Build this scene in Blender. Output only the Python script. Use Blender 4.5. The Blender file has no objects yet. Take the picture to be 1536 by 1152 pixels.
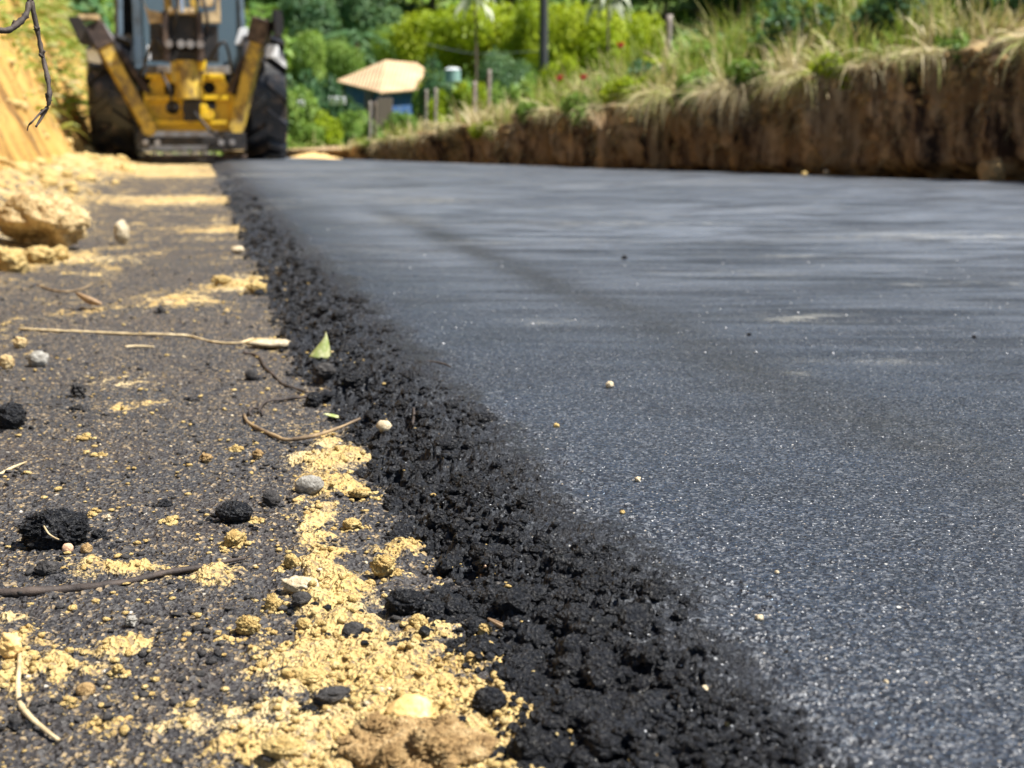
import bpy, bmesh, math, random
import numpy as np
from mathutils import Vector, Matrix
R = math.radians
SC = bpy.context.scene
COL = SC.collection
random.seed(7)
rng = np.random.default_rng(11)

# ------------------------------------------------------------------ tags
def tag(o, label=None, cat=None, group=None, kind=None):
    if label: o['label'] = label
    if cat: o['category'] = cat
    if group: o['group'] = group
    if kind: o['kind'] = kind
    return o

def empty(name, loc, rz=0.0):
    o = bpy.data.objects.new(name, None); COL.objects.link(o)
    o.location = loc; o.rotation_euler = (0, 0, rz); o.empty_display_size = 0.1
    return o

def link(name, me, mat=None, parent=None, smooth=True):
    o = bpy.data.objects.new(name, me); COL.objects.link(o)
    if mat is not None and not me.materials: me.materials.append(mat)
    if parent is not None: o.parent = parent
    if smooth:
        me.polygons.foreach_set('use_smooth', np.ones(len(me.polygons), dtype=bool))
    return o

def mesh_np(name, V, F, attrs=None):
    """V (n,3), F (m,k) all faces of one size"""
    V = np.asarray(V, dtype=np.float32); F = np.asarray(F, dtype=np.int32)
    me = bpy.data.meshes.new(name)
    k = F.shape[1]
    me.vertices.add(len(V)); me.vertices.foreach_set('co', V.ravel())
    me.loops.add(F.size); me.loops.foreach_set('vertex_index', F.ravel())
    me.polygons.add(len(F))
    me.polygons.foreach_set('loop_start', np.arange(len(F), dtype=np.int32) * k)
    if attrs:
        for nm, val in attrs.items():
            a = me.attributes.new(nm, 'FLOAT', 'POINT')
            a.data.foreach_set('value', np.asarray(val, dtype=np.float32))
    me.update(calc_edges=True)
    return me

# ------------------------------------------------------------------ numpy noise
def _h(ix, iy, seed):
    ix = ix.astype(np.int64); iy = iy.astype(np.int64)
    n = (ix * 374761393 + iy * 668265263 + seed * 1274126177) & 0xFFFFFFFF
    n = ((n ^ (n >> 13)) * 1274126177) & 0xFFFFFFFF
    n = ((n ^ (n >> 16)) * 2246822519) & 0xFFFFFFFF
    n = n ^ (n >> 15)
    return (n & 0xFFFFFF).astype(np.float64) / float(0x1000000)

def pn(x, y, seed=0):
    x0 = np.floor(x); y0 = np.floor(y); fx = x - x0; fy = y - y0
    u = fx * fx * fx * (fx * (fx * 6 - 15) + 10); v = fy * fy * fy * (fy * (fy * 6 - 15) + 10)
    def g(dx, dy):
        a = _h(x0 + dx, y0 + dy, seed) * 6.2831853
        return np.cos(a) * (fx - dx) + np.sin(a) * (fy - dy)
    a = g(0, 0); b = g(1, 0); c = g(0, 1); d = g(1, 1)
    return ((a + (b - a) * u) + ((c + (d - c) * u) - (a + (b - a) * u)) * v) * 1.45

def fbm(x, y, seed=0, oct=4, gain=0.5):
    s = 0; a = 1; t = 0
    for i in range(oct):
        s = s + a * pn(x * 2 ** i + 13.7 * i, y * 2 ** i - 7.3 * i, seed + i); t += a; a *= gain
    return s / t

def worley(x, y, seed=0):
    """distance to nearest feature point and that cell's random value"""
    x0 = np.floor(x); y0 = np.floor(y)
    best = np.full(x.shape, 9.0); rid = np.zeros(x.shape)
    for dx in (-1, 0, 1):
        for dy in (-1, 0, 1):
            cx = x0 + dx; cy = y0 + dy
            px = cx + 0.15 + 0.7 * _h(cx, cy, seed); py = cy + 0.15 + 0.7 * _h(cx, cy, seed + 91)
            d = np.hypot(px - x, py - y); m = d < best
            best = np.where(m, d, best); rid = np.where(m, _h(cx, cy, seed + 173), rid)
    return best, rid

def grains(x, y, size, seed):
    """packed round grains, height about 0..1"""
    wx = x / size + 0.35 * pn(x / size * 1.7, y / size * 1.7, seed + 5)
    wy = y / size + 0.35 * pn(x / size * 1.7 + 31, y / size * 1.7, seed + 6)
    d, r = worley(wx, wy, seed)
    return np.sqrt(np.clip(1 - (d / 0.72) ** 2, 0, 1)) * (0.35 + 0.65 * r)

def ss(a, b, x):
    t = np.clip((x - a) / (b - a), 0, 1); return t * t * (3 - 2 * t)

def pn3(x, y, z, seed=0):
    return (pn(x + 3.1 * z, y - 2.3 * z, seed) + pn(y + 1.7 * x, z + 0.6 * x, seed + 3) + pn(z - 1.3 * y, x + 2.1 * y + 5, seed + 8)) / 2.0

# ------------------------------------------------------------------ camera
CAM_H = 0.35
FPX = 2110.0                       # focal length in pixels of a 1536 px wide frame
PITCH = math.atan((576 - 195) / FPX)
def ray(u, v):
    a = (u - 768) / FPX; b = -(v - 576) / FPX
    c, s = math.cos(PITCH), math.sin(PITCH)
    return Vector((a, c + b * s, -s + b * c))
def ground_at(u, v, z=-0.04):
    """where on the level z does one look when looking there"""
    d = ray(u, v); k = (z - CAM_H) / d.z
    return Vector((d.x * k, d.y * k, z))
def at_y(u, v, y):
    d = ray(u, v); k = y / d.y
    return Vector((d.x * k, y, CAM_H + d.z * k))

cam = bpy.data.cameras.new('camera'); cam.sensor_width = 36; cam.lens = 36 * FPX / 1536
cam.clip_start = 0.02; cam.clip_end = 3000
cam.dof.use_dof = True; cam.dof.focus_distance = 1.32; cam.dof.aperture_fstop = 9.0
camo = bpy.data.objects.new('camera', cam); COL.objects.link(camo)
camo.location = (0, 0, CAM_H); camo.rotation_euler = (math.pi / 2 - PITCH, 0, 0)
SC.camera = camo

# ------------------------------------------------------------------ light
SUN = Vector((0.48, -0.14, 0.86)).normalized()
w = bpy.data.worlds.new('World'); SC.world = w; w.use_nodes = True
nt = w.node_tree; bg = nt.nodes['Background']
sky = nt.nodes.new('ShaderNodeTexSky'); sky.sky_type = 'NISHITA'; sky.sun_disc = False
sky.sun_elevation = math.asin(SUN.z); sky.sun_rotation = math.atan2(SUN.x, SUN.y)
sky.altitude = 300; sky.air_density = 1.0; sky.dust_density = 0.6; sky.ozone_density = 1.2
nt.links.new(sky.outputs[0], bg.inputs[0]); bg.inputs[1].default_value = 0.05
sl = bpy.data.lights.new('sun', 'SUN'); sl.energy = 5.0; sl.angle = R(0.53); sl.color = (1.0, 0.96, 0.90)
so = bpy.data.objects.new('sun', sl); COL.objects.link(so)
so.rotation_euler = SUN.to_track_quat('Z', 'Y').to_euler(); so.location = (5, -2, 12)
SC.view_settings.view_transform = 'Standard'; SC.view_settings.look = 'None'
SC.view_settings.exposure = 1.08; SC.view_settings.gamma = 1.0
SC.cycles.use_denoising = True
SC.cycles.max_bounces = 6; SC.cycles.diffuse_bounces = 3; SC.cycles.glossy_bounces = 3
SC.cycles.transmission_bounces = 4; SC.cycles.sample_clamp_indirect = 6

# ------------------------------------------------------------------ node helper
class NB:
    def __init__(s, name):
        s.m = bpy.data.materials.new(name); s.m.use_nodes = True
        s.t = s.m.node_tree; s.N = s.t.nodes; s.L = s.t.links
        s.bsdf = s.N['Principled BSDF']; s.out = s.N['Material Output']
    def node(s, ty, **kw):
        n = s.N.new(ty)
        for k, v in kw.items(): setattr(n, k, v)
        return n
    def put(s, sock, v):
        if isinstance(v, bpy.types.NodeSocket): s.L.new(v, sock)
        elif isinstance(v, (tuple, list)) and len(v) == 3 and sock.type == 'RGBA': sock.default_value = (*v, 1)
        else: sock.default_value = v
    def pos(s):
        g = s.node('ShaderNodeTexCoord'); return g.outputs['Object']
    def noise(s, scale, detail=3, rough=0.55, vec=None, dist=0.0):
        n = s.node('ShaderNodeTexNoise'); s.put(n.inputs['Vector'], vec or s.pos())
        n.inputs['Scale'].default_value = scale; n.inputs['Detail'].default_value = detail
        n.inputs['Roughness'].default_value = rough; n.inputs['Distortion'].default_value = dist
        return n.outputs['Fac']
    def vor(s, scale, vec=None, feature='F1'):
        n = s.node('ShaderNodeTexVoronoi'); n.feature = feature
        s.put(n.inputs['Vector'], vec or s.pos()); n.inputs['Scale'].default_value = scale
        return n
    def attr(s, name):
        n = s.node('ShaderNodeAttribute'); n.attribute_name = name; return n.outputs['Fac']
    def ramp(s, f, stops, interp='LINEAR'):
        n = s.node('ShaderNodeValToRGB'); s.put(n.inputs[0], f); r = n.color_ramp; r.interpolation = interp
        while len(r.elements) < len(stops): r.elements.new(0.5)
        for e, (p, c) in zip(r.elements, stops):
            e.position = p; e.color = (c, c, c, 1) if isinstance(c, (int, float)) else (*c, 1)
        return n.outputs[0]
    def math(s, op, a, b=0.0, c=0.0, clamp=False):
        n = s.node('ShaderNodeMath', operation=op); n.use_clamp = clamp
        s.put(n.inputs[0], a); s.put(n.inputs[1], b); s.put(n.inputs[2], c)
        return n.outputs[0]
    def mix(s, f, a, b, mode='MIX'):
        n = s.node('ShaderNodeMix', data_type='RGBA', blend_type=mode)
        s.put(n.inputs[0], f); s.put(n.inputs[6], a); s.put(n.inputs[7], b)
        return n.outputs[2]
    def bump(s, h, dist, strength=1.0, normal=None):
        n = s.node('ShaderNodeBump'); s.put(n.inputs['Height'], h)
        n.inputs['Distance'].default_value = dist; n.inputs['Strength'].default_value = strength
        if normal: s.L.new(normal, n.inputs['Normal'])
        return n.outputs[0]
    def sep(s, v):
        n = s.node('ShaderNodeSeparateColor'); s.put(n.inputs[0], v); return n.outputs
    def fin(s, col=None, rough=None, normal=None, metal=None, spec=None, **kw):
        if col is not None: s.put(s.bsdf.inputs['Base Color'], col)
        if rough is not None: s.put(s.bsdf.inputs['Roughness'], rough)
        if normal is not None: s.put(s.bsdf.inputs['Normal'], normal)
        if metal is not None: s.put(s.bsdf.inputs['Metallic'], metal)
        if spec is not None: s.put(s.bsdf.inputs['Specular IOR Level'], spec)
        return s.m
M = {}
# ------------------------------------------------------------------ materials
def facet_normal(b, vor, k, base=None):
    """every grain faces its own way a little: sparkle of crushed stone"""
    sub = b.node('ShaderNodeVectorMath', operation='SUBTRACT'); b.put(sub.inputs[0], vor.outputs['Color']); sub.inputs[1].default_value = (0.5, 0.5, 0.5)
    sc = b.node('ShaderNodeVectorMath', operation='SCALE'); b.put(sc.inputs[0], sub.outputs[0]); b.put(sc.inputs[3], k)
    add = b.node('ShaderNodeVectorMath', operation='ADD')
    if base is None: base = b.node('ShaderNodeNewGeometry').outputs['Normal']
    b.put(add.inputs[0], base); b.put(add.inputs[1], sc.outputs[0])
    nm = b.node('ShaderNodeVectorMath', operation='NORMALIZE'); b.put(nm.inputs[0], add.outputs[0])
    return nm.outputs[0]

def asphalt(name, loose=False):
    b = NB(name)
    v = b.vor(330); v2 = b.vor(620); v3 = b.vor(95)
    c1 = b.sep(v.outputs['Color']); c2 = b.sep(v2.outputs['Color']); c3 = b.sep(v3.outputs['Color'])
    n_big = b.noise(0.9, 4, 0.55); n_mid = b.noise(14, 4, 0.6)
    base = b.ramp(n_mid, [(0.3, (0.008, 0.0085, 0.011)), (0.7, (0.020, 0.022, 0.027))])
    if not loose:
        lraw = b.attr('loose'); gn = b.noise(150, 4, 0.8)
        loosef = b.ramp(b.math('ADD', lraw, b.math('MULTIPLY', b.math('SUBTRACT', gn, 0.5), 1.7)), [(0.42, 0.0), (0.78, 1.0)]); coarse = b.attr('coarse'); dust = b.attr('dust')
        base = b.mix(b.ramp(n_big, [(0.35, 0.0), (0.65, 1.0)]), base, (0.036, 0.039, 0.046))
        # grey stone grains showing through the binder
        g1 = b.ramp(c1[0], [(0.0, (0.006, 0.007, 0.010)), (0.5, (0.016, 0.019, 0.026)), (0.80, (0.036, 0.042, 0.055)), (1.0, (0.13, 0.14, 0.155))])
        base = b.mix(b.math('SUBTRACT', 0.75, b.math('MULTIPLY', loosef, 0.35), clamp=True), base, g1)
        spk = b.math('MULTIPLY', b.ramp(c1[1], [(0.972, 0.0), (0.98, 1.0)]), b.ramp(v.outputs['Distance'], [(0.25, 1.0), (0.42, 0.0)]))
        base = b.mix(b.math('MULTIPLY', spk, b.math('SUBTRACT', 0.95, b.math('MULTIPLY', loosef, 0.6))), base,
                     b.ramp(c2[2], [(0, (0.55, 0.56, 0.55)), (0.6, (0.8, 0.8, 0.78)), (0.62, (0.42, 0.30, 0.16)), (1.0, (0.6, 0.5, 0.36))]))
        spk3 = b.math('MULTIPLY', b.ramp(c3[1], [(0.988, 0.0), (0.99, 1.0)]), b.ramp(v3.outputs['Distance'], [(0.10, 1.0), (0.2, 0.0)]))
        base = b.mix(b.math('MULTIPLY', spk3, 0.9), base, (0.62, 0.60, 0.54))
        base = b.mix(b.math('MULTIPLY', coarse, b.ramp(n_mid, [(0.3, 0.35), (0.65, 0.85)])), base, b.mix(b.ramp(c1[2], [(.6, 0), (.7, .8)]), (0.014, 0.0145, 0.016), (0.075, 0.074, 0.072)))
        pit = b.math('MULTIPLY', coarse, b.ramp(c3[0], [(0.72, 0.0), (0.78, 0.75)]))
        base = b.mix(pit, base, (0.012, 0.012, 0.012))
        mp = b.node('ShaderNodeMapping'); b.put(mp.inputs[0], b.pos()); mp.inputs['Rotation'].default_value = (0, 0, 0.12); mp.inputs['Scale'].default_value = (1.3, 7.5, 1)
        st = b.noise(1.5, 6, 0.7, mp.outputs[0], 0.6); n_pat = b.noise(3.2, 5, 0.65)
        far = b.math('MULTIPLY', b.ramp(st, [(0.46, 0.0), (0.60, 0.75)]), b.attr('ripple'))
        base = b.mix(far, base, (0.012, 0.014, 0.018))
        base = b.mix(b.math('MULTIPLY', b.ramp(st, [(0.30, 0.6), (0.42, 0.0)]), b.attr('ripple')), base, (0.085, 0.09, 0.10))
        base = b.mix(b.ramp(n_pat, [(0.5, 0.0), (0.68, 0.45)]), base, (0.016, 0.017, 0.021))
        base = b.mix(b.math('MULTIPLY', b.math('MULTIPLY', b.attr('painted_glare'), b.math('SUBTRACT', 1.0, coarse)), b.ramp(st, [(0.42, 1.0), (0.58, 0.08)])), base, (0.17, 0.19, 0.225))  # bluish sky sheen of the far asphalt painted into the base colour
        dn = b.math('MULTIPLY', dust, b.ramp(b.noise(17, 7, 0.78), [(0.44, 0.0), (0.60, 1.0)]))
        base = b.mix(dn, base, (0.48, 0.46, 0.38))
        rough = b.math('ADD', b.ramp(n_big, [(0.3, 0.40), (0.7, 0.52)]), b.math('MULTIPLY', dust, 0.3))
        nb = b.bump(v2.outputs['Distance'], 0.0006, 0.6)
        nb = b.bump(b.math('MULTIPLY', b.noise(260, 5, 0.8), loosef), 0.005, 1.0, nb)
        nb = b.bump(v.outputs['Distance'], 0.0012, 0.8, nb)
        nrm = facet_normal(b, v, 0.55, nb)
        sheen = b.math('SUBTRACT', 0.62, b.math('MULTIPLY', loosef, 0.25))
        shw = b.math('SUBTRACT', b.math('SUBTRACT', 0.85, b.math('MULTIPLY', coarse, 0.62)), b.math('MULTIPLY', loosef, 0.85), clamp=True)
        shw = b.math('MULTIPLY', shw, b.math('MULTIPLY', b.ramp(st, [(0.42, 1.0), (0.60, 0.55)]), b.ramp(n_pat, [(0.42, 1.0), (0.66, 0.45)])))
        shw = b.math('MULTIPLY', shw, b.ramp(c1[0], [(0.2, 0.45), (0.8, 1.0)]))
        shw = b.math('MULTIPLY', b.math('MULTIPLY', shw, 1.35, clamp=True), b.ramp(lraw, [(0.0, 1.0), (0.45, 0.0)]))
        b.put(b.bsdf.inputs['Sheen Weight'], shw); b.bsdf.inputs['Sheen Roughness'].default_value = 0.20; b.bsdf.inputs['Sheen Tint'].default_value = (0.60, 0.78, 1.0, 1)
        return b.fin(base, rough, nrm, spec=sheen)
    spk = b.math('MULTIPLY', b.ramp(c1[1], [(0.975, 0.0), (0.985, 1.0)]), b.ramp(v.outputs['Distance'], [(0.2, 1.0), (0.4, 0.0)]))
    base = b.mix(b.math('MULTIPLY', spk, 0.7), base, (0.4, 0.39, 0.36))
    base = b.mix(b.ramp(c2[0], [(0.8, 0.0), (0.85, 0.6)]), base, (0.07, 0.068, 0.066))
    nb = b.bump(b.math('ADD', b.noise(260, 5, 0.8), v.outputs['Distance']), 0.004, 1.0)
    return b.fin(base, 0.46, facet_normal(b, v, 0.5, nb), spec=0.25)
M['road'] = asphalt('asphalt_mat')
M['lump'] = asphalt('asphalt_lump_mat', True)

def soil_col(b, vec=None, pale=1.0):
    n = b.noise(9, 5, 0.6, vec); n2 = b.noise(160, 4, 0.65, vec)
    c = b.ramp(n, [(0.3, (0.46, 0.31, 0.105)), (0.55, (0.60, 0.44, 0.18)), (0.8, (0.72, 0.58, 0.29))])
    c = b.mix(b.ramp(n2, [(0.3, 0.55), (0.6, 0.0)]), c, (0.36, 0.22, 0.075))
    c = b.mix(b.ramp(b.noise(24, 4, 0.6, vec), [(0.46, 0.0), (0.66, 0.6)]), c, (0.40, 0.29, 0.145))
    c = b.mix(b.ramp(b.noise(6, 3, 0.6, vec), [(0.50, 0.0), (0.7, 0.5)]), c, (0.74, 0.63, 0.40))
    return c

def ground_mat():
    b = NB('primed_dirt_mat')
    sand = b.attr('sand'); v = b.vor(300); c = b.sep(v.outputs['Color'])
    v2 = b.vor(120); c2 = b.sep(v2.outputs['Color'])
    n1 = b.noise(55, 6, 0.72); n2 = b.noise(240, 4, 0.7); n0 = b.noise(4, 4, 0.6)
    dark = b.ramp(n2, [(0.3, (0.007, 0.007, 0.008)), (0.5, (0.029, 0.029, 0.033)), (0.72, (0.105, 0.098, 0.095))])
    dark = b.mix(b.ramp(n0, [(0.4, 0.0), (0.65, 0.5)]), dark, (0.060, 0.046, 0.038))
    dark = b.mix(b.ramp(c[0], [(0.72, 0.0), (0.76, 0.6)], ), dark, (0.10, 0.095, 0.09))
    tan = b.math('MULTIPLY', b.ramp(c[1], [(0.86, 0.0), (0.90, 0.85)]), b.ramp(n1, [(0.35, 0.15), (0.6, 1.0)]))
    dark = b.mix(tan, dark, (0.46, 0.34, 0.19))
    wh = b.math('MULTIPLY', b.ramp(c2[1], [(0.965, 0.0), (0.97, 0.9)]), b.ramp(v2.outputs['Distance'], [(0.15, 1.0), (0.3, 0.0)]))
    dark = b.mix(wh, dark, (0.62, 0.56, 0.46))
    # broken edge of the sand: attribute plus fine noise
    m = b.math('ADD', sand, b.math('MULTIPLY', b.math('SUBTRACT', n1, 0.5), 1.25))
    m = b.math('ADD', m, b.math('MULTIPLY', b.math('SUBTRACT', n2, 0.5), 0.7))
    m = b.ramp(m, [(0.44, 0.0), (0.56, 1.0)])
    so = soil_col(b)
    so = b.mix(b.ramp(c[2], [(0.86, 0.0), (0.9, 0.7)]), so, (0.13, 0.10, 0.075))
    col = b.mix(m, dark, so)
    h = b.math('ADD', b.math('MULTIPLY', n2, 0.6), v.outputs['Distance'])
    nb = b.bump(h, 0.0035, 1.0)
    rough = b.math('ADD', 0.6, b.math('MULTIPLY', m, 0.35))
    return b.fin(col, rough, facet_normal(b, v, b.math('SUBTRACT', 0.4, b.math('MULTIPLY', m, 0.25)), nb), spec=0.35)
M['ground'] = ground_mat()

def bank_mat():
    b = NB('cut_bank_mat'); p = b.pos()
    mp = b.node('ShaderNodeMapping'); b.put(mp.inputs[0], p); mp.inputs['Scale'].default_value = (1, 1, 0.28)
    n = b.noise(1.6, 6, 0.65, mp.outputs[0]); n2 = b.noise(7, 5, 0.7, mp.outputs[0])
    c = b.ramp(n, [(0.36, (0.26, 0.14, 0.045)), (0.48, (0.56, 0.335, 0.095)), (0.7, (0.68, 0.45, 0.16))])
    c = b.mix(b.ramp(n2, [(0.52, 0.0), (0.64, 0.9)]), c, (0.17, 0.10, 0.05))
    return b.fin(c, 0.95, b.bump(b.noise(22, 6, 0.7), 0.05, 0.8), spec=0.1)
M['bank'] = bank_mat()

def rbank_mat():
    b = NB('right_bank_mat'); p = b.pos()
    mp = b.node('ShaderNodeMapping'); b.put(mp.inputs[0], p); mp.inputs['Scale'].default_value = (1, 1, 0.16)
    n = b.noise(4.2, 6, 0.65, mp.outputs[0]); n2 = b.noise(11, 5, 0.7, mp.outputs[0])
    c = b.ramp(n, [(0.40, (0.035, 0.024, 0.02)), (0.47, (0.30, 0.20, 0.12)), (0.60, (0.60, 0.45, 0.28))])  # dark and pale upright streaks stand in for weak shading of ribs and gaps
    c = b.mix(b.ramp(n2, [(0.50, 0.0), (0.60, 0.88)]), c, (0.055, 0.035, 0.027))
    c = b.mix(b.ramp(b.noise(2.2, 3), [(0.5, 0.0), (0.62, 0.6)]), c, (0.40, 0.25, 0.12))
    c = b.mix(b.attr('top'), c, (0.48, 0.36, 0.18))
    return b.fin(c, 0.95, b.bump(b.noise(30, 6, 0.7), 0.04, 0.9), spec=0.1)
M['rbank'] = rbank_mat()

def earth_mat():
    b = NB('hill_soil_mat'); n = b.noise(0.6, 6, 0.6); n2 = b.noise(5, 5, 0.7)
    c = b.ramp(n, [(0.35, (0.04, 0.075, 0.02)), (0.55, (0.09, 0.13, 0.03)), (0.75, (0.2, 0.18, 0.07))])
    c = b.mix(b.ramp(n2, [(0.4, 0.6), (0.6, 0.0)]), c, (0.03, 0.04, 0.015))
    return b.fin(c, 0.95, b.bump(n2, 0.1, 0.8), spec=0.1)
M['hill'] = earth_mat()

def leafy(name, stops, trans=0.35):
    b = NB(name); t = b.attr('tint')
    c = b.ramp(t, stops)
    b.fin(c, 0.55, spec=0.35)
    tr = b.node('ShaderNodeBsdfTranslucent'); b.put(tr.inputs[0], b.mix(0.35, c, (0.30, 0.34, 0.02)))
    mx = b.node('ShaderNodeMixShader'); mx.inputs[0].default_value = trans
    b.L.new(b.bsdf.outputs[0], mx.inputs[1]); b.L.new(tr.outputs[0], mx.inputs[2]); b.L.new(mx.outputs[0], b.out.inputs[0])
    return b.m
M['leaf_bright'] = leafy('leaf_bright_mat', [(0, (0.13, 0.22, 0.004)), (0.5, (0.34, 0.44, 0.008)), (1, (0.58, 0.62, 0.04))], 0.45)
M['leaf_mid'] = leafy('leaf_mid_mat', [(0, (0.05, 0.12, 0.02)), (0.5, (0.16, 0.29, 0.035)), (1, (0.42, 0.54, 0.14))])
M['leaf_dark'] = leafy('leaf_dark_mat', [(0, (0.02, 0.07, 0.03)), (0.5, (0.07, 0.17, 0.06)), (1, (0.24, 0.36, 0.16))], 0.28)
M['leaf_pale'] = leafy('leaf_pale_mat', [(0, (0.35, 0.38, 0.28)), (0.5, (0.55, 0.6, 0.42)), (1, (0.75, 0.78, 0.62))], 0.3)
M['grass'] = leafy('bank_grass_mat', [(0, (0.07, 0.14, 0.012)), (0.28, (0.18, 0.29, 0.025)), (0.5, (0.33, 0.38, 0.09)), (0.72, (0.50, 0.43, 0.22)), (1, (0.66, 0.56, 0.36))], 0.28)
M['dry'] = leafy('dry_grass_mat', [(0, (0.11, 0.08, 0.04)), (0.5, (0.30, 0.23, 0.12)), (1, (0.48, 0.39, 0.22))], 0.12)

def simple(name, col, rough=0.6, metal=0.0, dirt=None, dscale=8, dthr=(0.45, 0.62), spec=0.5, bump=0.0, bscale=60):
    b = NB(name); c = col
    if dirt: c = b.mix(b.ramp(b.noise(dscale, 5, 0.65), [(dthr[0], 0.0), (dthr[1], 0.85)]), col, dirt)
    nb = b.bump(b.noise(bscale, 4, 0.7), bump, 0.8) if bump else None
    return b.fin(c, rough, nb, metal, spec)
M['yellow'] = simple('machine_yellow_mat', (0.74, 0.49, 0.015), 0.42, 0, (0.30, 0.17, 0.04), 7, (0.5, 0.72))
M['worn'] = simple('worn_yellow_mat', (0.60, 0.41, 0.06), 0.55, 0, (0.13, 0.085, 0.05), 9, (0.42, 0.60))
M['tan'] = simple('tan_steel_mat', (0.60, 0.46, 0.26), 0.6, 0, (0.25, 0.18, 0.1), 9)
M['dirty'] = simple('dirty_steel_mat', (0.040, 0.026, 0.022), 0.55, 0.1, (0.20, 0.14, 0.10), 12, (0.5, 0.7))
M['dark'] = simple('dark_steel_mat', (0.012, 0.012, 0.014), 0.55, 0.0, (0.04, 0.032, 0.028), 8)
M['grey'] = simple('grey_steel_mat', (0.26, 0.26, 0.27), 0.5, 0.3, (0.16, 0.13, 0.11), 7)
M['greyblue'] = simple('cab_frame_mat', (0.10, 0.14, 0.18), 0.4, 0.1, (0.06, 0.07, 0.08), 4)
M['chrome'] = simple('chrome_mat', (0.75, 0.77, 0.8), 0.18, 1.0)
M['white'] = simple('white_lamp_mat', (0.80, 0.82, 0.84), 0.3)
M['tyre'] = simple('tyre_mat', (0.012, 0.013, 0.016), 0.36, 0, (0.11, 0.08, 0.06), 6, (0.52, 0.66))
def glass():
    b = NB('cab_glass_mat'); b.fin((0.12, 0.18, 0.23), 0.06, None, 0.0, 0.8)
    tr = b.node('ShaderNodeBsdfTransparent'); tr.inputs[0].default_value = (0.42, 0.5, 0.55, 1)
    mx = b.node('ShaderNodeMixShader'); mx.inputs[0].default_value = 0.25
    b.L.new(b.bsdf.outputs[0], mx.inputs[1]); b.L.new(tr.outputs[0], mx.inputs[2]); b.L.new(mx.outputs[0], b.out.inputs[0])
    return b.m
M['glass'] = glass()
M['bark'] = simple('bark_mat', (0.16, 0.12, 0.085), 0.9, 0, (0.07, 0.05, 0.035), 20, bump=0.02)
M['post'] = simple('weathered_post_mat', (0.34, 0.30, 0.27), 0.9, 0, (0.16, 0.13, 0.11), 14, bump=0.01)
M['pole'] = simple('dark_pole_mat', (0.030, 0.036, 0.042), 0.8, 0, (0.06, 0.06, 0.06), 5)
M['wire'] = simple('wire_mat', (0.30, 0.32, 0.33), 0.5, 0.5)
M['bluewall'] = simple('blue_wall_mat', (0.025, 0.09, 0.25), 0.85, 0, (0.08, 0.13, 0.22), 3)
M['tank'] = simple('tank_mat', (0.22, 0.36, 0.32), 0.5); M['tanklid'] = simple('tank_lid_mat', (0.75, 0.8, 0.8), 0.4)
M['timber'] = simple('timber_mat', (0.22, 0.17, 0.13), 0.85)
M['red'] = simple('petal_mat', (0.75, 0.02, 0.045), 0.5)
M['greenleaf'] = simple('green_leaf_mat', (0.26, 0.31, 0.10), 0.45, 0, (0.50, 0.50, 0.28), 60)
M['dryleaf'] = simple('dry_leaf_mat', (0.36, 0.24, 0.13), 0.6, 0, (0.16, 0.10, 0.06), 40)
M['twig'] = simple('dark_twig_mat', (0.035, 0.026, 0.022), 0.7, 0, (0.09, 0.065, 0.05), 50, bump=0.001, bscale=500)
M['straw'] = simple('straw_mat', (0.58, 0.46, 0.27), 0.6, 0, (0.34, 0.25, 0.13), 60, bump=0.0006, bscale=600)
M['root'] = simple('root_mat', (0.30, 0.21, 0.11), 0.7, 0, (0.09, 0.06, 0.04), 45, bump=0.0008, bscale=500)

def roof():
    b = NB('roof_tile_mat')
    wv = b.node('ShaderNodeTexWave', wave_type='BANDS'); b.put(wv.inputs['Vector'], b.pos()); wv.inputs['Scale'].default_value = 1.6; wv.inputs['Distortion'].default_value = 0.4
    c = b.ramp(b.noise(0.8, 5, 0.6), [(0.3, (0.42, 0.27, 0.15)), (0.6, (0.58, 0.41, 0.24)), (0.8, (0.64, 0.49, 0.32))])
    c = b.mix(b.ramp(b.noise(1.7, 3), [(0.58, 0), (0.68, 0.5)]), c, (0.24, 0.17, 0.13))
    return b.fin(c, 0.9, b.bump(wv.outputs['Fac'], 0.06, 0.7))
M['roof'] = roof()

def stone(name, c0, c1, c2, bump=0.003, scale=60, rough=0.85):
    b = NB(name); n = b.noise(scale, 5, 0.65); n2 = b.noise(scale * 4, 3, 0.7)
    c = b.ramp(n, [(0.34, c0), (0.52, c1), (0.7, c2)])
    c = b.mix(b.ramp(n2, [(0.32, 0.5), (0.5, 0.0)]), c, tuple(x * 0.45 for x in c0))
    return b.fin(c, rough, b.bump(b.math('ADD', n, n2), bump, 0.9), spec=0.3)
M['sandclod'] = stone('sand_clod_mat', (0.42, 0.27, 0.09), (0.58, 0.42, 0.165), (0.70, 0.56, 0.28), 0.004, 90)
M['brownclod'] = stone('brown_clod_mat', (0.22, 0.13, 0.05), (0.42, 0.275, 0.12), (0.60, 0.44, 0.23), 0.004, 90)
M['palestone'] = stone('pale_stone_mat', (0.17, 0.155, 0.13), (0.30, 0.285, 0.25), (0.46, 0.44, 0.39), 0.0012, 110, 0.6)
M['whitechip'] = stone('white_chip_mat', (0.36, 0.28, 0.17), (0.54, 0.45, 0.30), (0.66, 0.58, 0.44), 0.001, 120, 0.6)
M['pinkstone'] = stone('pink_stone_mat', (0.48, 0.28, 0.17), (0.62, 0.40, 0.26), (0.70, 0.5, 0.36), 0.0008, 110, 0.6)
M['sandslab'] = stone('sand_slab_mat', (0.60, 0.38, 0.13), (0.74, 0.50, 0.20), (0.80, 0.66, 0.38), 0.001, 40, 0.8)
M['boulder'] = stone('boulder_mat', (0.36, 0.22, 0.09), (0.62, 0.46, 0.23), (0.76, 0.61, 0.36), 0.012, 26)
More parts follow.
